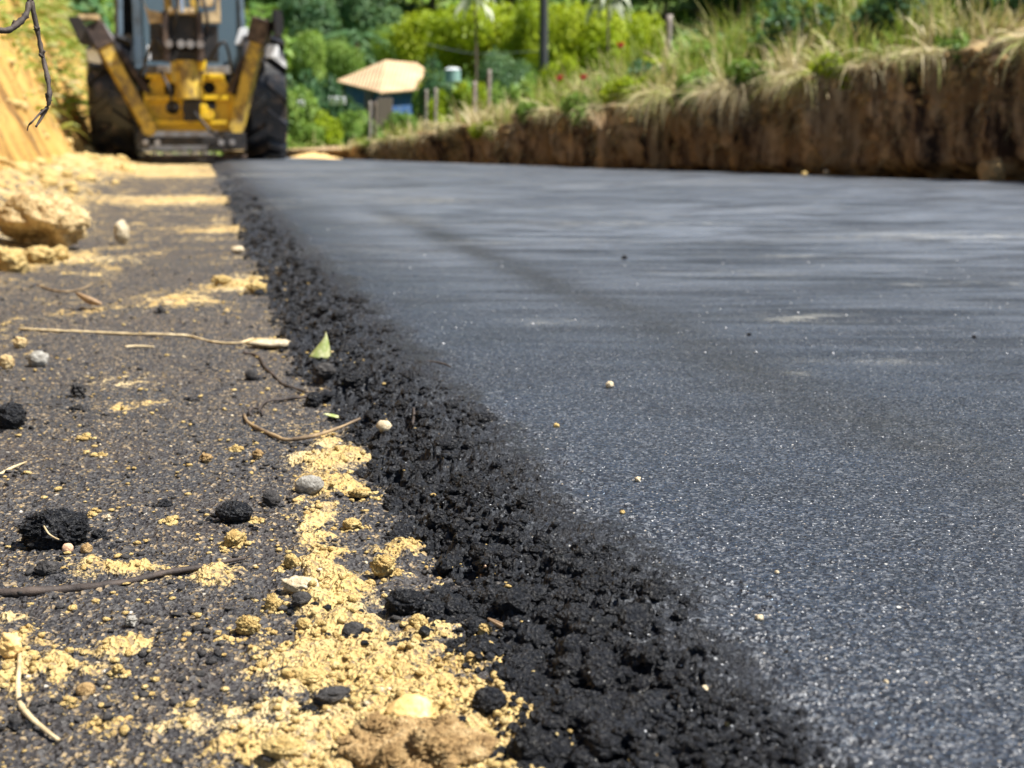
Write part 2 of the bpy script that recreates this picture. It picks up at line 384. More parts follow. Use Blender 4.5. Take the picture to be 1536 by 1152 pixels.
M['grit'] = simple('glint_grit_mat', (0.50, 0.51, 0.52), 0.25)  # pale grain colour stands in for sun glints
M['darkstone'] = stone('dark_stone_mat', (0.022, 0.021, 0.021), (0.05, 0.047, 0.046), (0.12, 0.11, 0.10), 0.002, 110)
# ------------------------------------------------------------------ the lie of the land
SQ = math.sqrt(1 + 0.222 ** 2)
def s_of(x, y): return (x + 0.222 * y - 0.367) / SQ        # metres to the right of the asphalt's edge
def edge_wave(x, y): return 0.030 + 0.014 * pn(x * 14, y * 14, 6) + 0.016 * ss(1.0, 1.5, y) + 0.016 * pn(y * 2.1, y * 0 + 3, 4) + 0.010 * pn(y * 6.3, y * 0 + 9, 5)
BD = Vector((-0.582, 0.813)); BN = Vector((-0.813, -0.582))   # run of the right-hand bank, and the way it faces
BP = Vector((3.5, 9.6)) - BN * 0.30
def q_of(x, y): return (x - BP.x) * BN.x + (y - BP.y) * BN.y    # metres in front of the right-hand bank

def lane(x, y, pts):
    """max of soft discs along a polyline: pts (u, v, radius m, strength)"""
    m = np.zeros(x.shape)
    P = [(*ground_at(u, v).xy, r, a) for u, v, r, a in pts]
    for (x0, y0, r0, a0), (x1, y1, r1, a1) in zip(P[:-1], P[1:]):
        dx, dy = x1 - x0, y1 - y0; L = dx * dx + dy * dy + 1e-9
        t = np.clip(((x - x0) * dx + (y - y0) * dy) / L, 0, 1)
        d = np.hypot(x - x0 - t * dx, y - y0 - t * dy); r = r0 + (r1 - r0) * t; a = a0 + (a1 - a0) * t
        m = np.maximum(m, a * np.exp(-(d / r) ** 2))
    return m
def discs(x, y, pts, z=-0.04):
    m = np.zeros(x.shape)
    for u, v, rx, ry, a in pts:
        p = ground_at(u, v, z)
        m = np.maximum(m, a * np.exp(-((x - p.x) / rx) ** 2 - ((y - p.y) / ry) ** 2))
    return m
SAND_LANE = [(500, 655, .030, .55), (480, 725, .040, .75), (475, 790, .026, .8), (485, 860, .024, .85), (510, 930, .027, .9), (545, 1000, .036, .92), (590, 1080, .050, .96), (625, 1190, .060, 1.0)]
SAND_DISCS = [(530, 690, .04, .05, .75), (600, 830, .028, .03, .75), (590, 865, .02, .03, .7), (400, 515, .05, .07, .7), (370, 425, .10, .16, .7), (250, 450, .12, .20, .6),
              (210, 575, .09, .10, .62), (200, 610, .07, .07, .62), (190, 870, .06, .035, .68), (60, 1010, .05, .05, .55), (185, 980, .022, .022, .8),
              (330, 870, .035, .035, .65), (260, 870, .03, .02, .55), (20, 960, .03, .03, .6), (400, 1120, .04, .03, .55), (120, 850, .05, .02, .55), (450, 700, .05, .04, .5),
              (260, 262, 1.0, .8, .55), (60, 255, 1.6, 2.5, .85), (270, 300, .5, .5, .55), (340, 345, .2, .25, .5), (40, 390, .25, .25, .7), (540, 740, .04, .03, .7),
              (700, 1000, .05, .03, .5), (720, 1080, .05, .04, .75), (760, 1130, .05, .03, .7), (600, 660, .02, .03, .5), (450, 1010, .04, .05, .6), (30, 930, .06, .03, .4), (300, 1090, .10, .03, .45),
              (660, 960, .03, .02, .55), (440, 640, .04, .05, .4)]
def sand_of(x, y):
    s = s_of(x, y)
    base = 0.20 + 0.30 * fbm(x * 5, y * 5, 21, 3) + 0.16 * fbm(x * 17, y * 17, 22, 2)
    base += 0.22 * ss(-0.7, -1.5, s) * ss(2.2, 5, y) + 0.10 * ss(1.05, 0.75, y) + 0.12 * ss(-1.1, -1.8, s)
    base -= 0.16 * np.exp(-((s + 0.42 + 0.0) / 0.17) ** 2) * ss(1.0, 1.7, y) * ss(6, 3, y)
    base += 0.06 * ss(1.08, 0.85, y) + 0.13 * ss(2.0, 2.9, y) + 0.12 * fbm(x * 9, y * 5, 24, 3) * ss(1.8, 2.6, y)
    base -= 0.08 * ss(1.1, 1.3, y) * ss(2.4, 2.0, y)
    m = base + 0.10 * fbm(x * 60, y * 60, 23, 3) * 1.6 + 0.75 * lane(x, y, SAND_LANE) + 0.75 * discs(x, y, SAND_DISCS)
    m = m * ss(0.0, -0.16, s - 0.02 * pn(y * 9, x * 9, 44) * 2) 
    m = m + .7 * fbm(x * 26, y * 26, 25, 4) * ss(.35, .6, m)
    return np.clip(m, 0, 1.3)

def ground_h(x, y, dr, raw=False):
    """height of the unpaved side; dr = local mesh spacing, fades what cannot be resolved"""
    s = s_of(x, y); sd = sand_of(x, y)
    f1 = ss(0.030, 0.012, dr); f2 = ss(0.014, 0.005, dr); f3 = ss(0.008, 0.003, dr)
    z = -0.040 + 0.010 * fbm(x * 1.6, y * 1.6, 31, 2) * ss(8, 3, y) * 1.0
    z = z + 0.0035 * fbm(x * 11, y * 11, 32, 3)
    z = z + 0.004 * fbm(x * 45, y * 45, 38, 3) * f1 + 0.0016 * fbm(x * 190, y * 190, 39, 3) * f3
    lump = 0.0060 * f1 * (grains(x, y, 0.021, 41)) * (0.3 + 0.9 * np.clip(sd * 1.4 - 0.3, 0, 1))
    lump = lump + 0.0028 * f2 * grains(x, y, 0.0085, 42) + 0.0013 * f3 * grains(x, y, 0.0042, 43)
    z = z + lump + 0.0042 * ss(0.42, 0.75, sd + 0.25 * fbm(x * 30, y * 30, 45, 2) * f1)
    z = z - 0.05 * ss(-0.10, 0.02, s)
    # left: loose toe, then the cut face of the bank
    up = -s - 1.62 - 0.12 * pn(y * 0.55, x * 0, 51) - 0.05 * pn(y * 2.1, x * 0, 52)
    toe = ss(-0.85, 0.1, up) * (0.13 + 0.10 * fbm(x * 1.7, y * 1.7, 53, 3))
    toe = toe + ss(-0.9, 0.0, up) * 0.05 * fbm(x * 5, y * 5, 54, 3)
    along = y - 0.222 * x
    rill = 0.34 * fbm(along * 0.9 + 0.35 * up, up * 0.35, 55, 4) + 0.16 * np.abs(pn(along * 2.3, up * 0.6, 56))
    face = np.clip(up, 0, 9)
    cut = np.where(face < 1.25, face * 2.1, 2.62 + (face - 1.25) * 0.28)
    z = z + toe + cut * (1.0 + 0.25 * rill) + rill * ss(0, 0.5, up) * 1.3 - .22 * ss(.22, .5, fbm(along * 1.6, up * 1.1 + along * .5, 150, 3)) * ss(.1, .5, up)
    return z

def loose_l(y): return -0.122 - 0.035 * ss(1.9, 2.6, y) - 0.012 * ss(1.0, .8, y) + 0.018 * pn(y * 5.0, y * 0 + 2, 59)
def road_h(x, y, dr):
    s = s_of(x, y) + edge_wave(x, y)
    f1 = ss(0.040, 0.016, dr); f2 = ss(0.016, 0.006, dr); f3 = ss(0.008, 0.003, dr)
    LOOSE_L = loose_l(y); t = ss(LOOSE_L - 0.02, 0.03, s)
    z = -0.043 + 0.043 * t ** 0.8
    z = np.where(s < LOOSE_L, -0.043 - (LOOSE_L - s) * 0.55, z)
    brk = 0.05 * pn(x * 7, y * 7, 60) + 0.035 * pn(x * 19, y * 19, 61)
    lo = ss(0.050, -0.085, s + brk)
    wx = x + .006 * pn(x * 140, y * 140, 58) * f2; wy = y + .006 * pn(x * 140 + 9, y * 140, 57) * f2
    big = grains(wx, wy, 0.024, 62); mid = grains(wx, wy, 0.0115, 63); fine = grains(wx, wy, 0.0056, 64); crumb = fbm(x * 210, y * 210, 56, 3)
    gully = fbm(x * 16, y * 16, 65, 3)
    z = z - lo * .016 * ss(.12, .40, fbm(x * 21, y * 21, 55, 3)) * f1
    z = z + lo * (0.017 * (big - 0.42) * f1 + 0.0080 * (mid - 0.3) * f1 + 0.0048 * fine * f2 + 0.0030 * crumb * f3 + 0.017 * gully)
    # torn streaks and pits where the mat begins to close
    tr = ss(0.15, 0.0, s) * (1 - lo)
    z = z - tr * 0.0045 * ss(0.20, 0.5, fbm(x * 14, y * 26, 66, 3)) * f1
    z = z + ss(.16, .02, s) * (1 - lo) * (.0030 * (mid - .3) * f1 + .0012 * crumb * f3)
    co = coarse_of(x, y)
    z = z + (0.0009 * fine * f2 + 0.0009 * grains(x, y, 0.0033, 67) * f3) * (1 + 0.9 * co)
    z = z - co * 0.0022 * ss(0.15, 0.6, fbm(x * 30, y * 30, 68, 2)) * f1
    # long roller waves of the mat
    z = z + ss(0.45, 0.9, s) * 0.0060 * fbm(x * 2.2 + y * .3, y * 13, 69, 3) * ss(.06, .02, dr)
    z = z + ss(0.15, 0.8, s) * (0.0035 * pn(x * 0.8, y * 1.5, 70) + 0.0016 * fbm(x * 2.0, y * 4.5, 71, 2))
    return z, lo
def coarse_of(x, y):
    s = s_of(x, y) + 0.03 * pn(y * 1.3, x * 0, 72)
    c = np.exp(-((s - 0.44) / 0.085) ** 2) * (.80 + 0.4 * fbm(x * 6, y * 6, 73, 2)) * ss(8, 5, y)
    c = np.maximum(c, 0.5 * ss(0.25, 0.5, fbm(x * 1.1, y * 1.6, 74, 3)) * ss(0.6, 1.0, s))
    return np.clip(c, 0, 1)
DUST = [(400, 262, .9, .35, .55), (360, 262, .5, .5, .6), (430, 301, .16, .12, .5), (620, 300, .28, .35, .55), (600, 262, .6, .5, .35), (560, 285, .4, .4, .28),
        (905, 335, .22, .10, .75), (860, 333, .3, .07, .5), (1450, 354, .42, .12, .85), (1380, 352, .15, .10, .8), (1190, 478, .10, .05, .75), (1070, 335, .25, .06, .6),
        (700, 262, .6, .4, .4), (1090, 272, .3, .2, .7), (1190, 384, .2, .05, .5), (1465, 426, .2, .04, .5), (820, 485, .05, .05, .45), (1215, 560, .04, .02, .35),
        (880, 275, .8, .4, .22), (460, 250, .8, .8, .35), (1300, 540, .1, .03, .25), (760, 362, .2, .1, .25), (1100, 410, .2, .06, .28)]
def dust_of(x, y):
    d = discs(x, y, DUST, 0.0)
    d = d * .8 * (0.6 + 1.6 * fbm(x * 8, y * 11, 75, 4))
    d = d + 0.16 * ss(0.1, 0.5, fbm(x * 1.3, y * 3.0, 76, 3)) * ss(2.5, 6, y)
    return np.clip(d, 0, 1)

# ------------------------------------------------------------------ the two near sheets (one polar net, finer where it lies nearer)
def radii(r0, r1):
    out = [r0]; r = r0
    while r < r1:
        r += min(max(0.0010, r * r / 430.0), max(0.0018, r * 0.0042)); out.append(r)
    return np.array(out)
rr = radii(0.50, 34.0)
t_in = np.tan(np.linspace(R(-23.5), R(23.5), 1000))
a_in = np.arctan(t_in)
a_l = -np.cumsum(np.linspace(0.0009, 0.010, 130))[::-1] + a_in[0]
a_r = np.cumsum(np.linspace(0.0009, 0.010, 130)) + a_in[-1]
aa = np.concatenate([a_l, a_in, a_r])
RR, AA = np.meshgrid(rr, aa, indexing='ij')
X = RR * np.sin(AA); Y = RR * np.cos(AA)
S = s_of(X, Y); Q = q_of(X, Y)
DR = np.gradient(rr)[:, None] * np.ones_like(X)

def sheet(name, mask, Z, mat, attrs, kind='structure'):
    nr, nc = X.shape
    idx = np.arange(nr * nc).reshape(nr, nc)
    fm = mask[:-1, :-1] & mask[1:, :-1] & mask[1:, 1:] & mask[:-1, 1:]
    F = np.stack([idx[:-1, :-1][fm], idx[:-1, 1:][fm], idx[1:, 1:][fm], idx[1:, :-1][fm]], axis=1)
    used = np.unique(F); rem = np.full(nr * nc, -1); rem[used] = np.arange(len(used))
    V = np.stack([X.ravel()[used], Y.ravel()[used], Z.ravel()[used]], axis=1)
    me = mesh_np(name, V, rem[F], {k: a.ravel()[used] for k, a in attrs.items()})
    return tag(link(name, me, mat), kind=kind)

def full(fn, mask, fill=0.0):
    out = np.full(X.shape, fill); out[mask] = fn(X[mask], Y[mask]); return out
mg = (S < 0.06) & (S > -14)
Zg = np.full(X.shape, -0.2); Zg[mg] = ground_h(X[mg], Y[mg], DR[mg])
SD = full(sand_of, mg)
toe_line = -1.60 - 0.12 * pn(Y * 0.55, X * 0, 51)
def low_clip(Zm): return Zm
sheet('ground', mg & (S > toe_line - 0.02), Zg, M['ground'], {'sand': np.clip(SD, 0, 1.3)})
sheet('earth_bank', mg & (S < toe_line + 0.04) & (Y > 0.5), Zg + 0.002, M['bank'], {})
mr = (S > -0.24) & (Q > 0.10)
Zr = np.full(X.shape, 0.0); lo_ = np.zeros(X.shape)
zz, ll = road_h(X[mr], Y[mr], DR[mr])
zz = zz - 0.22 * ss(0.30, 0.14, Q[mr])
Zr[mr] = zz; lo_[mr] = np.maximum(ll, .6 * ss(.055, -.04, S[mr] + .05 * fbm(X[mr] * 7, Y[mr] * 7, 78, 3)))
sheet('road', mr, Zr, M['road'], {'loose': lo_, 'coarse': full(coarse_of, mr), 'dust': full(dust_of, mr), 'painted_glare': ss(1.3, 5.0, Y) * ss(.0, .35, S) * .75 * np.clip(1 + .8 * fbm(X * .7, Y * 1.2, 77, 3), 0, 1.4), 'ripple': ss(.40, .95, S) * ss(1.3, 2.4, Y)})  # painted sky sheen grows with distance down the road

def gz(x, y):
    a = np.array([float(x)]); b = np.array([float(y)])
    dr = np.array([0.002])
    zg = float(ground_h(a, b, dr)[0]); zr = float(road_h(a, b, dr)[0][0]) if s_of(x, y) > -0.24 else -1
    return max(zg, zr)
# ------------------------------------------------------------------ stones, clods, crumbs
def ico(sub):
    bm = bmesh.new(); bmesh.ops.create_icosphere(bm, subdivisions=sub, radius=1.0)
    V = np.array([v.co[:] for v in bm.verts]); F = np.array([[v.index for v in f.verts] for f in bm.faces]); bm.free()
    return V, F
ICO = {k: ico(k) for k in (1, 2, 3, 4, 5)}
def rock_verts(sub, seed, rough=0.25, fine=0.08, lump=0.0):
    V, F = ICO[sub]; o = seed * 3.17
    n = pn3(V[:, 0] * 1.1 + o, V[:, 1] * 1.1 - o, V[:, 2] * 1.1 + o, seed)
    n2 = pn3(V[:, 0] * 3.3 + o, V[:, 1] * 3.3, V[:, 2] * 3.3 - o, seed + 20)
    n3 = pn3(V[:, 0] * 8 + o, V[:, 1] * 8, V[:, 2] * 8 - o, seed + 40)
    r = 1 + rough * n + rough * 0.55 * n2 + fine * 1.3 * n3 + fine * .8 * pn3(V[:, 0] * 17 + o, V[:, 1] * 17, V[:, 2] * 17, seed + 41) * (len(V) > 500)
    if lump: 
        r = r + lump * (0.5 - np.abs(pn3(V[:, 0] * 4.5 + o, V[:, 1] * 4.5, V[:, 2] * 4.5, seed + 60)))
        r = r + lump * 0.5 * (0.5 - np.abs(pn3(V[:, 0] * 11 + o, V[:, 1] * 11, V[:, 2] * 11, seed + 61)))
    return V * r[:, None], F

ROCKS = []
def rock(name, label, cat, u, v, wpx, hpx, mat, rough=0.25, fine=0.08, lump=0.0, sub=4, seed=1, rz=0.0, deep=1.0, sink=0.2, tilt=0.0, level=-0.035, group=None, flat=False, under=0.0):
    """a stone whose foot is seen at (u, v) and which is wpx by hpx pixels big there"""
    p = ground_at(u, v, level)
    d = (camo.location - p).length; px = d / FPX
    w_, h_ = wpx * px, hpx * px
    p = ground_at(u, v, gz(p.x, p.y))
    V, F = rock_verts(sub, seed, rough, fine, lump)
    V = V / (V.max(0) - V.min(0))
    V = V * np.array([w_, w_ * deep, h_ * (1 + sink)])
    if under:
        zn = (V[:, 2] - V[:, 2].min()) / (V[:, 2].max() - V[:, 2].min()); f = np.clip((.55 - zn) / .3, 0, 1) * np.clip((w_ * .22 - V[:, 0]) / (w_ * .2), 0, 1)
        V[:, 1] = V[:, 1] + f * under * w_ * np.clip(.5 - V[:, 1] / w_, 0, 1)
    c, s_ = math.cos(rz), math.sin(rz)
    if tilt:
        ct, st = math.cos(tilt), math.sin(tilt)
        V = np.stack([V[:, 0] * ct - V[:, 2] * st, V[:, 1], V[:, 0] * st + V[:, 2] * ct], 1)
    V = np.stack([V[:, 0] * c - V[:, 1] * s_, V[:, 0] * s_ + V[:, 1] * c, V[:, 2]], 1)
    V[:, 2] -= V[:, 2].min() + h_ * sink
    me = mesh_np(name, V, F); o = link(name, me, mat, smooth=not flat)
    o.location = (p.x, p.y + w_ * deep * 0.45, gz(p.x, p.y + w_ * deep * 0.45) - 0.0005)
    ROCKS.append((o.location.x, o.location.y, w_, mat.name))
    return tag(o, label, cat, group)

rock('boulder', 'big tan boulder with a dark hollow under it at the left edge', 'rock', 48, 374, 134, 80, M['boulder'], .24, .07, .26, 5, 3, 0.1, .8, .12, under=.5)
rock('stone', 'small upright pale stone standing right of the big boulder', 'stone', 181, 366, 22, 36, M['whitechip'], .3, .08, 0, 3, 5, .4, .8, .1)
for i, (u, v, w_, h_, lb) in enumerate([(12, 408, 46, 36, 'yellow dirt clod under the big boulder, at the photo edge'), (52, 392, 50, 26, 'yellow dirt clod in front of the big boulder, in the middle of the row'),
        (84, 388, 34, 22, 'yellow dirt clod under the right end of the big boulder')]):
    rock('dirt_clod', lb, 'dirt clod', u, v, w_, h_, M['sandclod'], .42, .16, .32, 4, 12 + i, i * 1.1, .9, .25, group='yellow clods at the foot of the boulder')
rock('asphalt_lump', 'large ragged black asphalt lump with a curled fibre, left edge', 'asphalt lump', 72, 825, 104, 56, M['lump'], .3, .12, .28, 5, 21, .4, .7, .18)
rock('asphalt_lump', 'smooth oblong black asphalt lump alone on the grey dirt', 'asphalt lump', 348, 790, 58, 30, M['lump'], .16, .06, .06, 5, 22, .0, .65, .15)
rock('asphalt_lump', 'rough black asphalt lump at the left edge above the grey dirt', 'asphalt lump', 12, 645, 46, 40, M['lump'], .3, .12, .22, 4, 23, .9, .8, .18)
rock('asphalt_lump', 'black asphalt lump at the end of the curved twig', 'asphalt lump', 470, 612, 27, 22, M['lump'], .25, .1, .1, 4, 24, .2, .8, .2)
rock('asphalt_lump', 'grey flat asphalt lump below the curled green leaf', 'asphalt lump', 486, 578, 36, 22, M['darkstone'], .25, .08, .05, 4, 25, .2, .8, .2)
rock('asphalt_lump', 'round black asphalt lump lying on the sand near the bottom', 'asphalt lump', 733, 1075, 54, 38, M['lump'], .12, .08, .12, 5, 26, .2, .9, .15)
rock('asphalt_lump', 'wide black asphalt lump beside the sand, right of the pale cracked clods', 'asphalt lump', 606, 925, 62, 38, M['lump'], .25, .1, .25, 5, 27, .2, .8, .2, level=-.03)
rock('asphalt_lump', 'black asphalt lump at the bottom edge where sand meets asphalt', 'asphalt lump', 792, 1150, 50, 62, M['lump'], .25, .1, .25, 5, 28, .2, .8, .15, level=-.03)
rock('asphalt_lump', 'grey black lump left of the pale oval stone', 'asphalt lump', 405, 764, 28, 24, M['darkstone'], .25, .1, .1, 4, 29, .2, .8, .2)
rock('asphalt_lump', 'tiny smooth black lump left of the oblong black lump', 'asphalt lump', 244, 758, 18, 12, M['lump'], .1, .05, 0, 3, 30, .2, .8, .2)
rock('asphalt_lump', 'black lump right of the large ragged lump', 'asphalt lump', 146, 808, 22, 14, M['lump'], .3, .1, .2, 4, 31, .2, .8, .2)
rock('asphalt_lump', 'grey lump half buried above the black stick', 'asphalt lump', 66, 866, 34, 20, M['darkstone'], .3, .1, .2, 4, 32, .2, .8, .2)
rock('asphalt_lump', 'round black lump in the bottom left corner', 'asphalt lump', 20, 1095, 20, 24, M['darkstone'], .2, .1, .1, 4, 33, .2, .8, .2)
rock('asphalt_lump', 'black lump half buried in the loose asphalt above the rock-sized hollow', 'asphalt lump', 655, 815, 40, 36, M['lump'], .3, .1, .25, 4, 34, .2, .8, .2, level=-.02)
rock('stone', 'pale oval stone lying on the yellow sand', 'stone', 462, 742, 46, 27, M['palestone'], .10, .02, 0, 4, 41, -.1, .62, .12, .12)
rock('stone', 'white and yellow pointed stone on the sand', 'stone', 449, 892, 58, 24, M['whitechip'], .3, .05, .05, 4, 42, .1, .6, .1, -.05)
rock('stone', 'grey wedge stone in front of the white and yellow stone', 'stone', 450, 912, 36, 20, M['darkstone'], .3, .05, .0, 3, 43, .7, .6, .1)
rock('dirt_clod', 'upright yellow clod left of the grey wedge stone', 'dirt clod', 408, 920, 28, 30, M['sandclod'], .42, .16, .32, 4, 44, .7, .8, .15)
rock('stone', 'round grey stone with a bright top at the left, above the black lump', 'stone', 54, 552, 32, 22, M['palestone'], .2, .05, 0, 4, 45, .1, .8, .15)
rock('stone', 'brown stone at the left edge beside the round grey stone', 'stone', 8, 556, 22, 20, M['boulder'], .2, .05, 0, 4, 46, .1, .8, .15)
rock('stone', 'brown stone with a bright top near the left end of the long stick', 'stone', 28, 520, 20, 16, M['boulder'], .2, .05, 0, 4, 47, .1, .8, .15)
rock('stone', 'white angular chip on the loose black asphalt', 'stone', 576, 658, 24, 18, M['whitechip'], .3, .04, 0, 2, 48, .4, .8, .1, level=-.025, flat=True)
rock('stone', 'round grey pebble with a white cap above the curved twig', 'stone', 376, 570, 20, 16, M['darkstone'], .1, .03, 0, 3, 49, .4, .8, .1)
rock('stone', 'smooth pinkish pebble in front of the large ragged lump', 'stone', 100, 830, 16, 14, M['pinkstone'], .08, .02, 0, 3, 50, .4, .8, .1)
rock('stone', 'brown angular pebble right of the pinkish pebble', 'stone', 128, 830, 18, 16, M['brownclod'], .3, .04, 0, 3, 51, .4, .8, .1)
rock('dirt_clod', 'crumbly yellow clod between dark dirt and sand, lower left middle', 'dirt clod', 370, 960, 40, 30, M['sandclod'], .38, .18, .4, 5, 52, .4, .8, .15)
rock('dirt_clod', 'round brown clod in the dark dirt at the lower left', 'dirt clod', 126, 1050, 28, 20, M['brownclod'], .12, .08, .1, 4, 53, .4, .8, .15)
rock('dirt_clod', 'orange yellow block at the left edge above the pale straw', 'dirt clod', 12, 992, 34, 42, M['sandslab'], .3, .1, .1, 4, 54, .2, .8, .12)
rock('dirt_clod', 'large crumbly brown clod at the bottom edge on the yellow sand', 'dirt clod', 650, 1165, 92, 58, M['brownclod'], .4, .22, .6, 5, 55, .2, .8, .2)
rock('dirt_clod', 'crumbly brown clod at the bottom edge, left of the large one', 'dirt clod', 585, 1168, 60, 46, M['brownclod'], .4, .22, .6, 5, 155, .9, .8, .2)
rock('dirt_clod', 'brown clod on top of the heap behind the large bottom clod', 'dirt clod', 668, 1112, 52, 34, M['brownclod'], .4, .22, .5, 5, 156, .9, .8, .2)
rock('dirt_clod', 'smooth orange slab of packed sand behind the crumbly brown clod', 'dirt clod', 612, 1092, 74, 38, M['sandslab'], .12, .03, .0, 4, 56, .3, .9, .35, .12)
rock('dirt_clod', 'brown crumbly clod in front of the slab of packed sand', 'dirt clod', 560, 1125, 70, 44, M['brownclod'], .4, .2, .5, 5, 57, 1.2, .8, .25)
rock('dirt_clod', 'small yellow clod right of the pale oval stone', 'dirt clod', 541, 746, 34, 14, M['sandclod'], .38, .16, .32, 4, 58, .1, .8, .15)
rock('dirt_clod', 'small yellow clod on the dark dirt right of the sand strip', 'dirt clod', 526, 797, 30, 16, M['sandclod'], .38, .16, .32, 4, 59, .1, .8, .15)
rock('dirt_clod', 'pair-sized yellow clod beside the dark hollow right of the sand strip', 'dirt clod', 574, 868, 42, 32, M['sandclod'], .38, .18, .4, 5, 60, .1, .8, .15)
rock('dirt_clod', 'flat yellow clod at the left bottom beside the dark hollow', 'dirt clod', 420, 1136, 62, 30, M['sandclod'], .25, .1, .2, 5, 61, .1, .8, .2)
rock('dirt_clod', 'long flat yellow clod in the sand above the bottom clods', 'dirt clod', 462, 1020, 50, 20, M['sandclod'], .25, .1, .15, 4, 62, .1, .6, .2)
rock('dirt_clod', 'arched pale clod with a black hollow by the asphalt edge', 'dirt clod', 383, 440, 36, 18, M['sandclod'], .42, .16, .32, 4, 63, .1, .8, .15)
rock('dirt_clod', 'small pale clod left of the arched clod', 'dirt clod', 330, 430, 34, 14, M['sandclod'], .42, .16, .32, 4, 64, .1, .8, .15)
rock('stone', 'thin pale flake lying flat left of the curled green leaf', 'stone', 402, 524, 70, 11, M['whitechip'], .3, .03, 0, 3, 65, .1, .6, .05)
rock('stone', 'pale chip on the left rim of the black asphalt, far up the road edge', 'stone', 356, 381, 20, 11, M['whitechip'], .2, .05, 0, 3, 66, .1, .8, .1)
rock('dirt_clod', 'small yellow clod on the black loose asphalt beside the twig-like leaf', 'dirt clod', 727, 954, 24, 20, M['sandclod'], .38, .16, .32, 4, 67, .1, .8, .15, level=-.03)
rock('dirt_clod', 'yellow clod right of the round lump at the lower sand edge', 'dirt clod', 626, 944, 30, 18, M['sandclod'], .38, .16, .32, 4, 68, .1, .8, .15)
rock('dirt_clod', 'yellow clod in the middle of the sand strip, left of the wide black lump', 'dirt clod', 455, 948, 26, 22, M['sandclod'], .38, .16, .32, 4, 69, .1, .8, .15)
rock('dirt_clod', 'yellow clod at the top of the lower sand strip', 'dirt clod', 436, 850, 24, 22, M['sandclod'], .38, .16, .32, 4, 70, .1, .8, .15)
rock('stone', 'dark grey angular stone sunk in the yellow sand', 'stone', 528, 958, 34, 22, M['darkstone'], .3, .05, .0, 3, 71, .2, .8, .3, flat=True)
rock('stone', 'dark flat splinter lying on the sand right of the angular stone', 'stone', 590, 972, 44, 10, M['darkstone'], .3, .05, .0, 3, 72, -.1, .4, .2, flat=True)
rock('stone', 'long dark slab of crust in the sand at the lower left of the strip', 'stone', 496, 1060, 60, 22, M['darkstone'], .3, .05, .1, 4, 73, .5, .5, .25)
# small pale pebbles that stand out on the asphalt
for i, (u, v, w_, lb) in enumerate([(835, 642, 10, 'round cream pebble on the smooth asphalt, nearest the loose edge'), (915, 582, 14, 'double cream pebble highest up on the smooth asphalt'),
        (957, 723, 11, 'cream pebble right of the short crack in the asphalt'), (934, 770, 9, 'pinkish pebble just below the short crack in the asphalt'), (1140, 932, 13, 'flat yellow pebble on the asphalt, lower right'),
        (807, 1001, 19, 'rounded tan pebble on the black loose asphalt'), (868, 1024, 14, 'yellow chip right of the rounded tan pebble'), (1058, 1014, 12, 'cream chip at the right rim of the loose asphalt'),
        (917, 1114, 13, 'smooth round yellow pebble low in the loose asphalt'), (1092, 1086, 9, 'pinkish pebble where smooth and loose asphalt meet, low down'), (1330, 1023, 8, 'small orange pebble on the asphalt at the lower right'),
        (1166, 862, 8, 'small yellow pebble above the flat yellow pebble'), (1207, 264, 9, 'cream pebble on the far rim of the road under the right bank'), (1240, 262, 10, 'brown pebble on the far rim of the road beside the cream one')]):
    rock('pebble', lb, 'pebble', u, v, w_, w_ * .75, M['whitechip'] if i % 3 else M['sandclod'], .34, .1, .05, 3, 80 + i, i, .9, .1, level=-.012 if 5 <= i < 10 else 0.0, group='single pebbles on the asphalt')
for i, (u, v, w_, lb) in enumerate([(937, 389, 9, 'black crumb far up on the smooth asphalt'), (1124, 503, 7, 'black crumb in the middle of the smooth asphalt'), (1462, 507, 7, 'black crumb on the smooth asphalt near the right edge')]):
    rock('asphalt_crumb', lb, 'crumb', u, v, w_, w_ * .7, M['lump'], .2, .06, 0, 3, 96 + i, i, .9, .1, level=0.0, group='black crumbs on the asphalt')
for i, (u, v, w_, m_, lb) in enumerate([(127, 657, 12, 'sandclod', 'yellow pebble alone in the middle of the grey dirt'), (151, 684, 11, 'sandclod', 'yellow pebble below the lone yellow pebble'), (160, 782, 13, 'whitechip', 'white oval pebble above the yellow patch'),
        (252, 783, 12, 'sandclod', 'yellow pebble left of the oblong black lump'), (382, 784, 13, 'sandclod', 'yellow pebble touching the right end of the oblong black lump'), (352, 676, 14, 'sandclod', 'yellow pebble below the looped root'),
        (306, 694, 22, 'brownclod', 'brown grey pebble under the looped root, to its left'), (385, 690, 20, 'brownclod', 'dark brown pebble left of the sand strip'), (113, 594, 26, 'darkstone', 'dark cluster of crumbs below the long stick'),
        (116, 614, 14, 'darkstone', 'dark crumb under the cluster of crumbs'), (285, 600, 9, 'darkstone', 'tiny dark crumb right of the sand streaks'), (135, 776, 11, 'sandclod', 'yellow pebble above the right end of the ragged lump'),
        (175, 1012, 18, 'sandclod', 'yellow pebble below the yellow crumb patch, left'), (105, 1062, 16, 'sandclod', 'yellow pebble left of the round brown clod'), (195, 945, 22, 'palestone', 'greenish grey pebble above the yellow crumb patch'),
        (337, 960, 14, 'sandclod', 'yellow pebble left of the crumbly clod'), (326, 990, 20, 'darkstone', 'dark crumbly pebble below left of the crumbly clod'), (350, 828, 38, 'sandclod', 'brown yellow clod above the end of the black stick'),
        (240, 470, 14, 'darkstone', 'dark pebble above the long stick'), (440, 474, 22, 'lump', 'black lump at the foot of the loose asphalt, upper part')]):
    rock('pebble', lb, 'pebble', u, v, w_, w_ * .75, M[m_], .62, .2, .25, 4, 100 + i, i, .9, .15, group='loose pebbles on the grey dirt')

